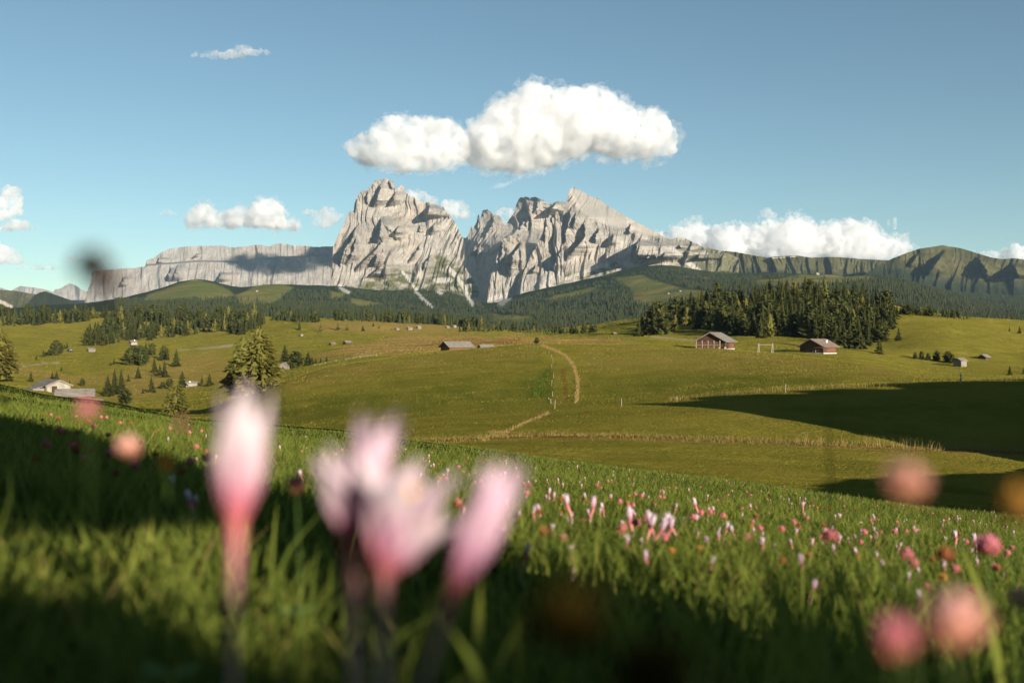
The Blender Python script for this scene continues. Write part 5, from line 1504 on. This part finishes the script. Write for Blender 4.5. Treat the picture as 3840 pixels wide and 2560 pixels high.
# the railed fence
fp0 = NEAR.hit(1178, 1368, 250, 520)
fe = empty('pasture_fence', fp0)
last = None
rails = MB()
for px, py in [(1178, 1368), (1220, 1361), (1261, 1355), (1297, 1351), (1325, 1346), (1351, 1342), (1380, 1338), (1412, 1334)]:
    g = NEAR.hit(px, py, 250, 520) - fp0
    MB().box((g.x, g.y, g.z + 0.4), (0.14, 0.14, 1.2)).build('post', W_POST, fe)
    if last is not None:
        for zz in (0.45, 0.85): rails.bar((last.x, last.y, last.z + zz), (g.x, g.y, g.z + zz), 0.08)
    last = g
rails.build('rail', W_POST, fe)
tag(fe, 'low wooden rail fence along the meadow crest past the round stone pine', 'fence')

# tractor
tp = NEAR.hit(262, 1318, 500, 1600)
tr = empty('tractor', tp, R(75)); s_ = 20 * tp.y / F / 4.2; tr.scale = (s_, s_, s_)
PAINT = simple_mat('tractor_paint', (0.30, 0.33, 0.36), 0.1, 2.0, rough=0.4, spec=0.4); TYRE = simple_mat('tyre_rubber', (0.02, 0.02, 0.02), 0.2, 4.0)
MB().box((0, -0.9, 1.15), (0.9, 2.0, 0.7)).box((0, 0.4, 0.9), (1.1, 1.4, 0.5)).build('body', PAINT, tr)
MB().box((0, 0.5, 1.85), (1.35, 1.3, 1.2)).build('cab', GLASS, tr)
MB().box((0, 0.5, 2.5), (1.5, 1.5, 0.12)).build('cab_roof', PAINT, tr)
for sx in (-1, 1):
    for yy, rr in ((0.7, 0.85), (-1.5, 0.55)):
        a = np.linspace(0, 6.283, 17)[:-1]
        co = [(sx * 0.85 + dx, yy + math.cos(t) * rr, rr + math.sin(t) * rr) for dx in (-0.2, 0.2) for t in a]
        f = [(i, (i + 1) % 16, 16 + (i + 1) % 16, 16 + i) for i in range(16)]
        w_ = MB().poly(co, f); w_.poly(co + [(sx * 0.85 - 0.2, yy, rr), (sx * 0.85 + 0.2, yy, rr)], [(i, (i + 1) % 16, 32) for i in range(16)] + [(16 + i, 16 + (i + 1) % 16, 33) for i in range(16)])
        w_.build('wheel', TYRE, tr)
tag(tr, 'small grey tractor parked by the little grove on the upper meadow', 'tractor')
# ------------------------------------------------------------------ flowers of the near meadow
def petal_mat():
    m, nt, out = mat('crocus_petal'); b = NB(nt)
    t = b.attr('along')
    c = b.mix(b.ramp(t, 0.0, 0.36), (0.55, 0.10, 0.13), (0.62, 0.36, 0.43))
    c = b.mix(b.ramp(t, 0.22, 0.62), c, (0.66, 0.57, 0.57))
    v = b.noise(b.mapping(b.obj(), (1, 1, 0.15)), 260.0, 2, 0.5)
    c = b.mix(b.ramp(v, 0.4, 0.7, 0, 0.25), c, (0.70, 0.36, 0.50))
    c = b.mix(b.math('MULTIPLY', b.rand(), 0.55), c, (0.58, 0.30, 0.46))
    nt.links.new(b.leaf(c, 0.35), out.inputs[0])
    return m
PETAL = petal_mat()
def tube_mat():
    m, nt, out = mat('crocus_tube'); b = NB(nt)
    c = b.mix(b.ramp(b.attr('along'), 0.2, 1.0), (0.70, 0.52, 0.48), (0.66, 0.17, 0.17))
    nt.links.new(b.leaf(c, 0.3), out.inputs[0])
    return m
TUBE = tube_mat()
STAMEN = simple_mat('crocus_stamen', (0.75, 0.42, 0.04), 0.2, 90.0)
STALK = simple_mat('green_stalk', (0.10, 0.16, 0.035), 0.25, 40.0)
def clover_mat(name, top, low):
    m, nt, out = mat(name); b = NB(nt)
    c = b.mix(b.attr('along'), low, top)
    c = b.mix(b.math('MULTIPLY', b.rand(), 0.4), c, tuple(x * 0.7 for x in low))
    nt.links.new(b.leaf(c, 0.3), out.inputs[0])
    return m
CLOVER = clover_mat('clover_florets', (0.66, 0.22, 0.30), (0.52, 0.17, 0.10))
CLOVER_BROWN = clover_mat('withered_florets', (0.36, 0.14, 0.06), (0.22, 0.085, 0.03))
CLOVER_PALE = clover_mat('pale_clover_florets', (0.80, 0.46, 0.42), (0.60, 0.24, 0.09))
CLOVER_OCHRE = clover_mat('ochre_florets', (0.50, 0.28, 0.06), (0.36, 0.17, 0.04))

CLOVER_SHADED = clover_mat('shaded_ochre_florets', (0.13, 0.085, 0.016), (0.07, 0.045, 0.010))  # ochre florets darkened, standing in for the shade they lie in

def petal_geo(a, length, width, open_, rings=7, cols=4, inner=False):
    """one petal of a goblet: along t from the throat to the tip"""
    t = np.linspace(0, 1, rings)
    rad = (0.10 + (0.62 if not inner else 0.52) * np.sin(np.clip(t * 1.25, 0, 1.57)) ** 1.1) * width * (1 - 0.28 * (1 - open_) * t ** 3) + open_ * width * 1.5 * t ** 2.2
    z = length * (t - 0.22 * open_ * t ** 2.5)
    half = width * 0.50 * np.sin(np.clip(0.22 + t * 2.75, 0, math.pi)) ** 0.8 * (1 - t ** 4)
    half[-1] = width * 0.03
    s = np.linspace(-1, 1, cols)
    rr = rad[:, None] - 0.30 * half[:, None] * s[None, :] ** 2 * (1 - 0.4 * open_)
    tang = half[:, None] * s[None, :]
    x = math.cos(a) * rr - math.sin(a) * tang; y = math.sin(a) * rr + math.cos(a) * tang
    co = np.stack([x, y, np.broadcast_to(z[:, None], x.shape)], -1).reshape(-1, 3)
    return co, grid_faces(rings, cols), np.repeat(t, cols)

def crocus_parts(open_, seed, length=0.050, width=0.021, stem=0.12):
    """petals, tube, stamens as separate geometry (unit metres), tube foot at z = 0"""
    rg = np.random.default_rng(seed)
    pets = []
    for k in range(6):
        a = k * math.pi / 3 + rg.uniform(-0.1, 0.1)
        co, f, t = petal_geo(a, length * rg.uniform(0.92, 1.08), width * (0.95 if k % 2 else 0.85), open_ * rg.uniform(0.7, 1.25), 9, 5, k % 2 == 1)
        co[:, 2] += stem
        pets.append((co, f, t))
    n = 8; z = np.linspace(0, stem + 0.006, n)
    bend = rg.uniform(-0.01, 0.01, 2)
    pts = np.stack([bend[0] * np.sin(z / stem * 3.1), bend[1] * np.sin(z / stem * 3.1), z], -1)
    rad = 0.0018 + 0.0030 * sstep(0.55, 1.05, z / stem)
    tco, tf = tube(pts, rad, 7)
    tt = np.repeat(z / (stem + 0.006), 7)
    st = []
    for k in range(3):
        a = k * 2.09 + 0.4
        st.append(tube([(0, 0, stem + 0.004), (math.cos(a) * 0.003, math.sin(a) * 0.003, stem + length * 0.45), (math.cos(a) * 0.005, math.sin(a) * 0.005, stem + length * 0.62)], [0.0007, 0.0012, 0.0014], 5))
    return pets, (tco, tf, tt), merge(st)

def crocus_single(open_, seed, stem=0.075):
    pets, (tco, tf, tt), _ = crocus_parts(open_, seed, 0.040, 0.015, stem)
    cos = [tco]; fs = [tf]; al = [tt]; off = len(tco); mi = [np.zeros(len(tf))]
    for co, f, t in pets:
        cos.append(co); fs.append(f + off); al.append(t); off += len(co); mi.append(np.ones(len(f)))
    return np_mesh('crocus', np.vstack(cos), [np.vstack(fs)], [TUBE, PETAL], np.concatenate(mi), True, {'along': np.concatenate(al)})

def clover_head_geo(seed, r=0.012, n=70):
    """a round head of many small curved florets"""
    rg = np.random.default_rng(seed)
    cos, tri, al, off = [], [], [], 0
    i = np.arange(n) + 0.5
    ph = np.arccos(1 - 1.85 * i / n); th = math.pi * (1 + 5 ** 0.5) * i
    for p, t in zip(ph, th):
        d = np.array([math.cos(t) * math.sin(p), math.sin(t) * math.sin(p), math.cos(p)])
        d = d + rg.normal(0, 0.2, 3); d[2] *= 0.85; d /= np.linalg.norm(d)
        s = np.cross(d, [0, 0, 1.0]); s /= np.linalg.norm(s) + 1e-9
        u = np.cross(s, d)
        L = r * rg.uniform(0.65, 1.4); w = r * 0.20
        tipd = d + np.array([0, 0, 0.35])
        tip = tipd / np.linalg.norm(tipd) * L
        b0 = d * r * 0.25; mid = d * L * 0.75
        cos += [b0, mid + s * w, mid + u * w, mid - s * w, mid - u * w, tip]
        tri += [(off, off + 1, off + 2), (off, off + 2, off + 3), (off, off + 3, off + 4), (off, off + 4, off + 1), (off + 5, off + 2, off + 1), (off + 5, off + 3, off + 2), (off + 5, off + 4, off + 3), (off + 5, off + 1, off + 4)]
        v = 0.5 + 0.5 * d[2]
        al += [v * 0.6, v, v, v, v, min(1, v + 0.15)]; off += 6
    core = SPH[0] * r * 0.72
    cos = np.vstack([np.array(cos), core]); tri = np.vstack([np.array(tri), SPH[1] + off]); al = al + list(0.25 + 0.25 * SPH[0][:, 2])
    return cos, tri, np.array(al)

def leaf_geo(r, z, seed):
    """three rounded leaflets"""
    rg = np.random.default_rng(seed); cos, tri, off = [], [], 0
    for k in range(3):
        a = k * 2.09 + rg.uniform(0, 1)
        c = np.array([math.cos(a) * r * 1.1, math.sin(a) * r * 1.1, z])
        cos.append(c + np.array([0, 0, -r * 0.15]))
        for q in range(8):
            b2 = q * math.pi / 4
            cos.append(c + r * (math.cos(b2) * np.array([math.cos(a), math.sin(a), 0.25]) + 0.75 * math.sin(b2) * np.array([-math.sin(a), math.cos(a), 0.1])))
        tri += [(off, off + 1 + q, off + 1 + (q + 1) % 8) for q in range(8)]; off += 9
    return np.array(cos), np.array(tri)

def clover_single(seed, m, stem=0.085):
    hc, hf, ha = clover_head_geo(seed, 0.0115, 60)
    hc = hc + np.array([0, 0, stem])
    tc, tf = tube([(0, 0, 0), (0.004, 0, stem * 0.6), (0, 0, stem)], [0.0011, 0.001, 0.0009], 5)
    lc, lf = leaf_geo(0.008, stem * 0.55, seed)
    n1, n2 = len(tc), len(lc)
    return np_mesh('clover', np.vstack([tc, lc, hc]), [tf, np.vstack([lf + n1, hf + n1 + n2])], [STALK, m],
                   np.concatenate([np.zeros(len(tf) + len(lf)), np.ones(len(hf))]), False, {'along': np.concatenate([np.zeros(n1 + n2), ha])})

def base_at(px, Y):
    return ground_at(px, Y)

# ---- the large blurred blooms right in front: (top px,py)->(throat px,py)->(foot px,py), distance, opening, scale width px
def near_crocus(label, tip, throat, foot, Y, open_, wpx, seed, twist=0.0):
    T, Q, B = P(*tip, Y), P(*throat, Y), P(*foot, Y * 0.99)
    e = empty('crocus', Q)
    axis = (T - Q); L = axis.length; axis.normalize()
    e.rotation_euler = (axis.to_track_quat('Z', 'Y').to_matrix() @ Matrix.Rotation(twist, 3, 'Z')).to_euler()
    W = wpx / F * Y / (1.30 + 1.5 * open_)
    pets, _, _ = crocus_parts(open_, seed, L, W, 0.0)
    for co, f, t in pets:
        link('petal', np_mesh('petal', co, [f], [PETAL], smooth=True, attrs={'along': t}), e)
    sc, sf = merge([tube([(0, 0, L * 0.05), (math.cos(a) * W * 0.12, math.sin(a) * W * 0.12, L * 0.5), (math.cos(a) * W * 0.2, math.sin(a) * W * 0.2, L * 0.68)], [W * 0.03, W * 0.06, W * 0.08], 6) for a in (0.3, 2.4, 4.5)])
    link('stamens', np_mesh('stamens', sc, sf, [STAMEN], smooth=True), e)
    inv = (Matrix.Translation(Q) @ e.rotation_euler.to_matrix().to_4x4()).inverted()
    g = ground_at(foot[0], Y * 0.99)
    foot3 = Vector((B.x, B.y, min(B.z, g.z)))
    mid = (Q + B) / 2
    pts = [inv @ foot3, inv @ B, inv @ mid.lerp(Q, 0.1), inv @ Q.lerp(mid, 0.3), Vector((0, 0, 0)), Vector((0, 0, L * 0.06))]
    rr = np.array([0.04, 0.05, 0.07, 0.10, 0.17, 0.27]) * W
    tc, tf = tube([tuple(p) for p in pts], rr, 10)
    link('flower_tube', np_mesh('flower_tube', tc, tf, [TUBE], smooth=True, attrs={'along': np.repeat([0, 0.25, 0.5, 0.75, 0.95, 1.0], 10)}), e)
    return tag(e, label, 'flower', 'large blurred crocuses close to the lens')
near_crocus('big blurred pale pink crocus goblet standing by itself beside the clump', (925, 1470), (885, 1940), (870, 2700), 0.36, 0.05, 275, 1, 0.3)
near_crocus('tall closed crocus at the back of the big blurred clump', (1440, 1540), (1300, 2010), (1330, 2700), 0.38, 0.10, 230, 2, 0.5)
near_crocus('wide open crocus with a yellow throat in the middle of the blurred clump', (1540, 1680), (1440, 2120), (1440, 2480), 0.355, 0.42, 430, 3, 0.0)
near_crocus('crocus leaning out with spread petals on the far side of the blurred clump', (1640, 1860), (1450, 2140), (1430, 2560), 0.355, 0.5, 300, 14, 0.8)
near_crocus('pink crocus petals low on the near side of the blurred clump', (1230, 1690), (1330, 2020), (1360, 2600), 0.37, 0.12, 190, 9, 1.0)
near_crocus('slanting blurred crocus with a coral tube, leaning away from the clump', (1900, 1745), (1710, 2190), (1570, 2620), 0.36, 0.05, 225, 4, 0.2)

def near_clover(label, px, py, wpx, Y, m, seed):
    """blurred clover heads near the lens; head centre at the pixel"""
    c = P(px, py, Y); g = ground_at(px, Y)
    r = wpx / F * Y / 2
    e = empty('clover', (g.x, g.y, min(g.z, c.z - 0.02)))
    h = c.z - e.location.z
    hc, hf, ha = clover_head_geo(seed, r, 110)
    link('flower_head', np_mesh('flower_head', hc + np.array([0, 0, h]), [hf], [m], attrs={'along': ha}), e)
    tc, tf = tube([(0, 0, 0), (0.004, 0.002, h * 0.5), (0, 0, h)], [r * 0.055, r * 0.05, r * 0.045], 6)
    link('stem', np_mesh('stem', tc, tf, [STALK], smooth=True), e)
    lc, lf = leaf_geo(0.009, max(min(h - r * 1.3, h * 0.35), 0.01), seed)
    link('leaf', np_mesh('leaf', lc, [lf], [STALK]), e)
    return tag(e, label, 'flower')
NC = [(3400, 1810, 140, 0.29, CLOVER_PALE, 'blurred pink and orange clover head rising over the far edge of the meadow'),
      (3815, 1890, 130, 0.29, CLOVER_OCHRE, 'blurred tan seed head cut off by the photo edge above the meadow'),
      (3575, 2340, 210, 0.27, CLOVER_PALE, 'large blurred peach and orange clover head near the photo corner'),
      (3350, 2390, 140, 0.27, CLOVER, 'dim blurred crimson clover beside the large peach one'),
      (3835, 2250, 90, 0.8, CLOVER, 'blurred pink flower tip at the very edge above the photo corner'),
      (3705, 2050, 84, 1.25, CLOVER, 'bright red clover head among white crocuses near the photo edge'),
      (3112, 2008, 50, 2.0, CLOVER, 'coral clover head before the white crocus on the sunny slope'),
      (3400, 2080, 48, 1.9, CLOVER, 'magenta clover head in the grass between the coral and the red ones'),
      (3545, 2080, 60, 1.4, CLOVER_BROWN, 'dull brown seed head in the grass close to the red clover'),
      (480, 1680, 78, 0.5, CLOVER_PALE, 'pink and white striped flower head at the edge of the dark shade'),
      (328, 1537, 62, 0.42, CLOVER, 'pink clover standing against the brown barn'),
      (684, 1595, 40, 0.44, CLOVER, 'small pink clover before the grassy gully'),
      (1110, 1815, 64, 0.85, CLOVER, 'coral clover head between the lone big crocus and the clump'),
      (622, 1730, 58, 0.58, CLOVER_OCHRE, 'orange-brown clover head just past the striped pink flower head'),
      (2440, 2530, 280, 0.22, CLOVER_SHADED, 'very blurred ochre head at the bottom edge of the photo'),
      (2130, 2330, 260, 0.2, CLOVER_SHADED, 'very blurred dark olive head in the shade below the slanting crocus'),
      (350, 1000, 130, 0.27, CLOVER_BROWN, 'dark blurred seed head rising above the meadow line against the plateau'),
      (405, 1075, 90, 0.27, CLOVER_BROWN, 'lower dark blurred seed head beside the one against the plateau'),
      (22, 1500, 30, 0.9, CLOVER_BROWN, 'black silhouetted seed head at the shaded photo edge')]
for i, (px, py, w, Y, m_, lab) in enumerate(NC): near_clover(lab, px, py, w, Y, m_, 400 + i)

# tall grass stalk
def grass_stalk(label, px, py0, py1, Y, w):
    g = ground_at(px, Y); top = P(px, py0, Y)
    e = []
    pts = [(0, 0, 0), (0.004, 0, (top.z - g.z) * 0.5), (top.x - g.x, 0, top.z - g.z)]
    tc, tf = tube(pts, [w * 0.6, w * 0.5, w * 0.25], 6)
    o = link('grass_stalk', np_mesh('grass_stalk', tc, tf, [STALK], smooth=True)); o.location = g
    return tag(o, label, 'grass stalk')
grass_stalk('single tall blurred green stalk crossing the dark hollow', 3105, 1530, 1900, 0.75, 0.0026)
grass_stalk('thin green blade sticking up before the shaded terrace beside the lone crocus', 1110, 1530, 1620, 2.2, 0.0016)

# ---- scattered flowers
CROC = [crocus_single(o, 20 + i) for i, o in enumerate((0.0, 0.05, 0.15, 0.35, 0.02))]
CLO = [clover_single(40 + i, CLOVER) for i in range(3)]
CLB = [clover_single(60 + i, CLOVER_BROWN) for i in range(2)]
CLO_ = [clover_single(64 + i, CLOVER_OCHRE) for i in range(1)]
def put_flower(name, me, px, Y, s, seed, label, group, cat='flower'):
    rg = rnd(seed)
    o = bpy.data.objects.new(name, me); COL.objects.link(o)
    o.location = ground_at(px, Y); o.scale = (s, s, s)
    o.rotation_euler = (rg.uniform(-.3, .3), rg.uniform(-.3, .3), rg.uniform(0, 6.28))
    return tag(o, label, cat, group)
rg = rnd(77)
def Y_for(px, py, top):
    """distance at which a flower of this height shows its top at the pixel"""
    ys = np.exp(np.linspace(math.log(0.9), math.log(26), 200))
    x = (px - 1920) / F * ys
    q = 1280 - (ground_z(x, ys) + top) / ys * F
    k = np.nonzero(q <= py)[0]
    return float(ys[k[0]]) if len(k) else 14.0
# the row of five close white-pink crocuses and other marked ones
ROW = 'crocus in the short upright row of five on the sunny slope'
for i, (px, py) in enumerate([(2370, 1915), (2408, 1925), (2432, 1935), (2452, 1925), (2498, 1930)]):
    put_flower('crocus', CROC[i % 3], px, Y_for(px, py, 0.105), 1.0, i, ROW, 'row of five crocuses')
MARK = [(2215, 1865, 'deep pink closed crocus bud uphill from the row of five'), (2142, 1855, 'slender crocus next to the deep pink bud'), (2545, 1920, 'crocus just past the row of five, beside red clover'),
        (2625, 1870, 'crocus standing above a crimson clover, past the row of five'), (3010, 1880, 'mauve wide-open crocus near the far edge of the meadow'), (3600, 1990, 'tall white crocus pair close to the red clover'), (3665, 2005, 'crocus touching the bright red clover head')]
for i, (px, py, lab) in enumerate(MARK):
    put_flower('crocus', CROC[3 if 'open' in lab else i % 3], px, Y_for(px, py, 0.11), 1.0, 50 + i, lab, None)
LC = 'small pale pink crocus in the drift scattered across the sunny meadow slope'
LK = 'small pink clover head among the crocuses on the sunny meadow slope'
LB = 'small brown withered clover head among the crocuses on the sunny slope'
n = {'c': 0, 'k': 0, 'b': 0}
for i in range(900):
    px = rg.uniform(600, 3840); py0 = 1640 + max(0, (px - 1500)) * 0.115
    if px < 1550 and rg.random() > 0.30: continue
    Y = math.exp(rg.uniform(math.log(1.7), math.log(15)))
    if Y < 2.6 and rg.random() > 0.5: continue
    c = noise2(np.array(px / 260.0), np.array(math.log(Y) * 3.0), 8)
    if c < -0.25 and rg.random() > 0.25: continue
    r = rg.random()
    if r < 0.58 and n['c'] < 225: put_flower('crocus', CROC[rg.randrange(5)], px, Y, rg.uniform(0.42, 0.72), i, LC, 'scattered crocuses'); n['c'] += 1
    elif r < 0.78 and n['k'] < 110: put_flower('clover', CLO[rg.randrange(3)], px, Y, rg.uniform(0.6, 0.95), i, LK, 'scattered pink clovers'); n['k'] += 1
    elif n['b'] < 90: put_flower('withered_clover', CLB[rg.randrange(2)] if rg.random() < 0.7 else CLO_[0], px, Y, rg.uniform(0.6, 0.95), i, LB, 'scattered withered clovers'); n['b'] += 1
LL = 'small clover head on the shaded edge slope below the barns'
for i in range(40):
    px = rg.uniform(120, 760); Y = math.exp(rg.uniform(math.log(2.2), math.log(9)))
    put_flower('clover', (CLO + CLB)[rg.randrange(5)], px, Y, rg.uniform(0.7, 1.1), 900 + i, LL, 'clovers below the barns')
print('flowers', n)
# ------------------------------------------------------------------ the photographer, whose long shadow falls over the grass
def skin_body(name, joints, bones, radii, m, parent=None, sub=2):
    me = bpy.data.meshes.new(name)
    me.from_pydata(joints, bones, []); me.update()
    o = link(name, me, parent)
    sk = o.modifiers.new('skin', 'SKIN'); sk.use_smooth_shade = True
    for v, r in zip(me.skin_vertices[0].data, radii): v.radius = (r[0], r[1]) if isinstance(r, tuple) else (r, r)
    me.skin_vertices[0].data[0].use_root = True
    ss = o.modifiers.new('sub', 'SUBSURF'); ss.levels = ss.render_levels = sub
    o.data.materials.append(m)
    return o
def person():
    u, s = 0.52, -1.25
    x, y = -SUY * u - SUX * s * 1.0, SUX * u - SUY * s
    z = float(around_z(np.array([x]), np.array([y]))[0])
    e = empty('person', (x, y, z), R(33))
    CLOTH = simple_mat('dark_jacket_cloth', (0.05, 0.06, 0.08), 0.2, 30.0); TROUSER = simple_mat('grey_trouser_cloth', (0.09, 0.085, 0.08), 0.2, 30.0)
    SKIN = simple_mat('skin', (0.52, 0.34, 0.26), 0.08, 20.0, rough=0.55); HAIR = simple_mat('dark_hair', (0.035, 0.025, 0.018), 0.3, 60.0)
    BOOT = simple_mat('brown_boot_leather', (0.08, 0.05, 0.03), 0.2, 30.0)
    J = [(0, 0, 0.95), (0, 0.0, 1.15), (0, 0.02, 1.38), (0, 0.03, 1.50), (0, 0.05, 1.58), (0, 0.06, 1.70), (0, 0.05, 1.80),
         (0.0, 0, 0.90), (0.08, 0.03, 0.50), (0.10, 0.0, 0.10), (0.10, 0.13, 0.04), (0.10, 0, 0.90), (0.24, 0.03, 0.50), (0.26, 0.0, 0.10), (0.26, 0.13, 0.04),
         (-0.19, 0.02, 1.42), (-0.30, 0.05, 1.16), (-0.16, 0.28, 1.12), (-0.08, 0.34, 1.16), (0.19, 0.02, 1.42), (0.30, 0.05, 1.16), (0.16, 0.28, 1.12), (0.08, 0.34, 1.16)]
    Bn = [(0, 1), (1, 2), (2, 3), (3, 4), (4, 5), (5, 6), (0, 7), (7, 8), (8, 9), (9, 10), (0, 11), (11, 12), (12, 13), (13, 14), (2, 15), (15, 16), (16, 17), (17, 18), (2, 19), (19, 20), (20, 21), (21, 22)]
    Rr = [(0.16, 0.11), (0.15, 0.11), (0.17, 0.12), 0.06, 0.055, 0.085, 0.07, 0.095, 0.065, 0.045, 0.04, 0.095, 0.065, 0.045, 0.04, 0.06, 0.046, 0.034, 0.03, 0.06, 0.046, 0.034, 0.03]
    skin_body('body', J, Bn, Rr, SKIN, e)
    k = 40; th = np.linspace(0, 2 * math.pi, k, endpoint=False); rings = []  # unseen cape added, its width and hem shaped to shade the grass
    for zz, rx, ry, fold in ((0.46, 0.41, 0.27, 0.06), (0.47, 0.43, 0.29, 0.06), (0.90, 0.39, 0.25, 0.045), (1.15, 0.34, 0.21, 0.03), (1.36, 0.26, 0.16, 0.01), (1.46, 0.13, 0.11, 0.0), (1.50, 0.085, 0.085, 0.0)):
        f = 1 + fold * np.sin(th * 7 + zz)
        rings.append(np.stack([np.cos(th) * rx * f, 0.04 + np.sin(th) * ry * f, np.full(k, zz) + 0.012 * np.sin(th * 3) + 0], -1))
    i = np.arange(7 * k).reshape(7, k)
    link('shade_cape', np_mesh('shade_cape', np.vstack(rings), [np.stack([i[:-1], np.roll(i[:-1], -1, 1), np.roll(i[1:], -1, 1), i[1:]], -1).reshape(-1, 4)], [CLOTH], smooth=True), e)
    skin_body('trousers', [(0, 0, 0.93), (0.0, 0, 0.88), (0.08, 0.03, 0.50), (0.10, 0, 0.13), (0.16, 0, 0.88), (0.24, 0.03, 0.50), (0.26, 0, 0.13)], [(0, 1), (1, 2), (2, 3), (0, 4), (4, 5), (5, 6)], [(0.17, 0.125), 0.108, 0.078, 0.066, 0.108, 0.078, 0.066], TROUSER, e)
    skin_body('hair', [(0, 0.02, 1.72), (0, 0.04, 1.80), (0, 0.0, 1.66)], [(0, 1), (0, 2)], [0.088, 0.075, 0.06], HAIR, e)
    for sx in (-1, 1):
        skin_body('boot', [(0.18 + sx * 0.08, -0.03, 0.06), (0.18 + sx * 0.08, 0.06, 0.05), (0.18 + sx * 0.08, 0.15, 0.04), (0.18 + sx * 0.08, -0.01, 0.16)], [(0, 1), (1, 2), (0, 3)], [0.055, 0.052, 0.042, 0.06], BOOT, e)
        for k in range(5):
            a = (k - 2) * 0.018
            skin_body('finger', [(sx * (0.085 - 0.004 * k), 0.33, 1.13 + a), (sx * 0.05, 0.365, 1.135 + a), (sx * 0.02, 0.365, 1.135 + a)], [(0, 1), (1, 2)], [0.010, 0.009, 0.007], SKIN, e, 1)
    skin_body('backpack', [(0, -0.22, 0.95), (0, -0.24, 1.2), (0, -0.20, 1.45)], [(0, 1), (1, 2)], [(0.19, 0.11), (0.21, 0.13), (0.17, 0.10)], TROUSER, e)
    tag(e, 'standing photographer in a dark shade-casting cape and grey trousers with a backpack', 'person')
person()
# ------------------------------------------------------------------ the air between here and the mountains
def haze():
    x0, x1, y0, y1, z0, z1 = -14000, 15000, -200, 19500, -330, 1420
    v = [(x0, y0, z0), (x1, y0, z0), (x1, y1, z0), (x0, y1, z0), (x0, y0, z1), (x1, y0, z1), (x1, y1, z1), (x0, y1, z1)]
    f = [(0, 3, 2, 1), (4, 5, 6, 7), (0, 1, 5, 4), (1, 2, 6, 5), (2, 3, 7, 6), (3, 0, 4, 7)]
    m, nt, out = mat('air'); b = NB(nt)
    pv = b.n('ShaderNodeVolumePrincipled')
    b.setin(pv, 'Color', (0.50, 0.72, 0.95)); pv.inputs['Density'].default_value = HAZE_DENSITY; pv.inputs['Anisotropy'].default_value = 0.1
    nt.links.new(pv.outputs[0], out.inputs['Volume'])
    o = link('haze', np_mesh('haze', np.array(v, float), [np.array(f)], [m]))
    tag(o, kind='stuff')
HAZE_DENSITY = 1.5e-5
haze()
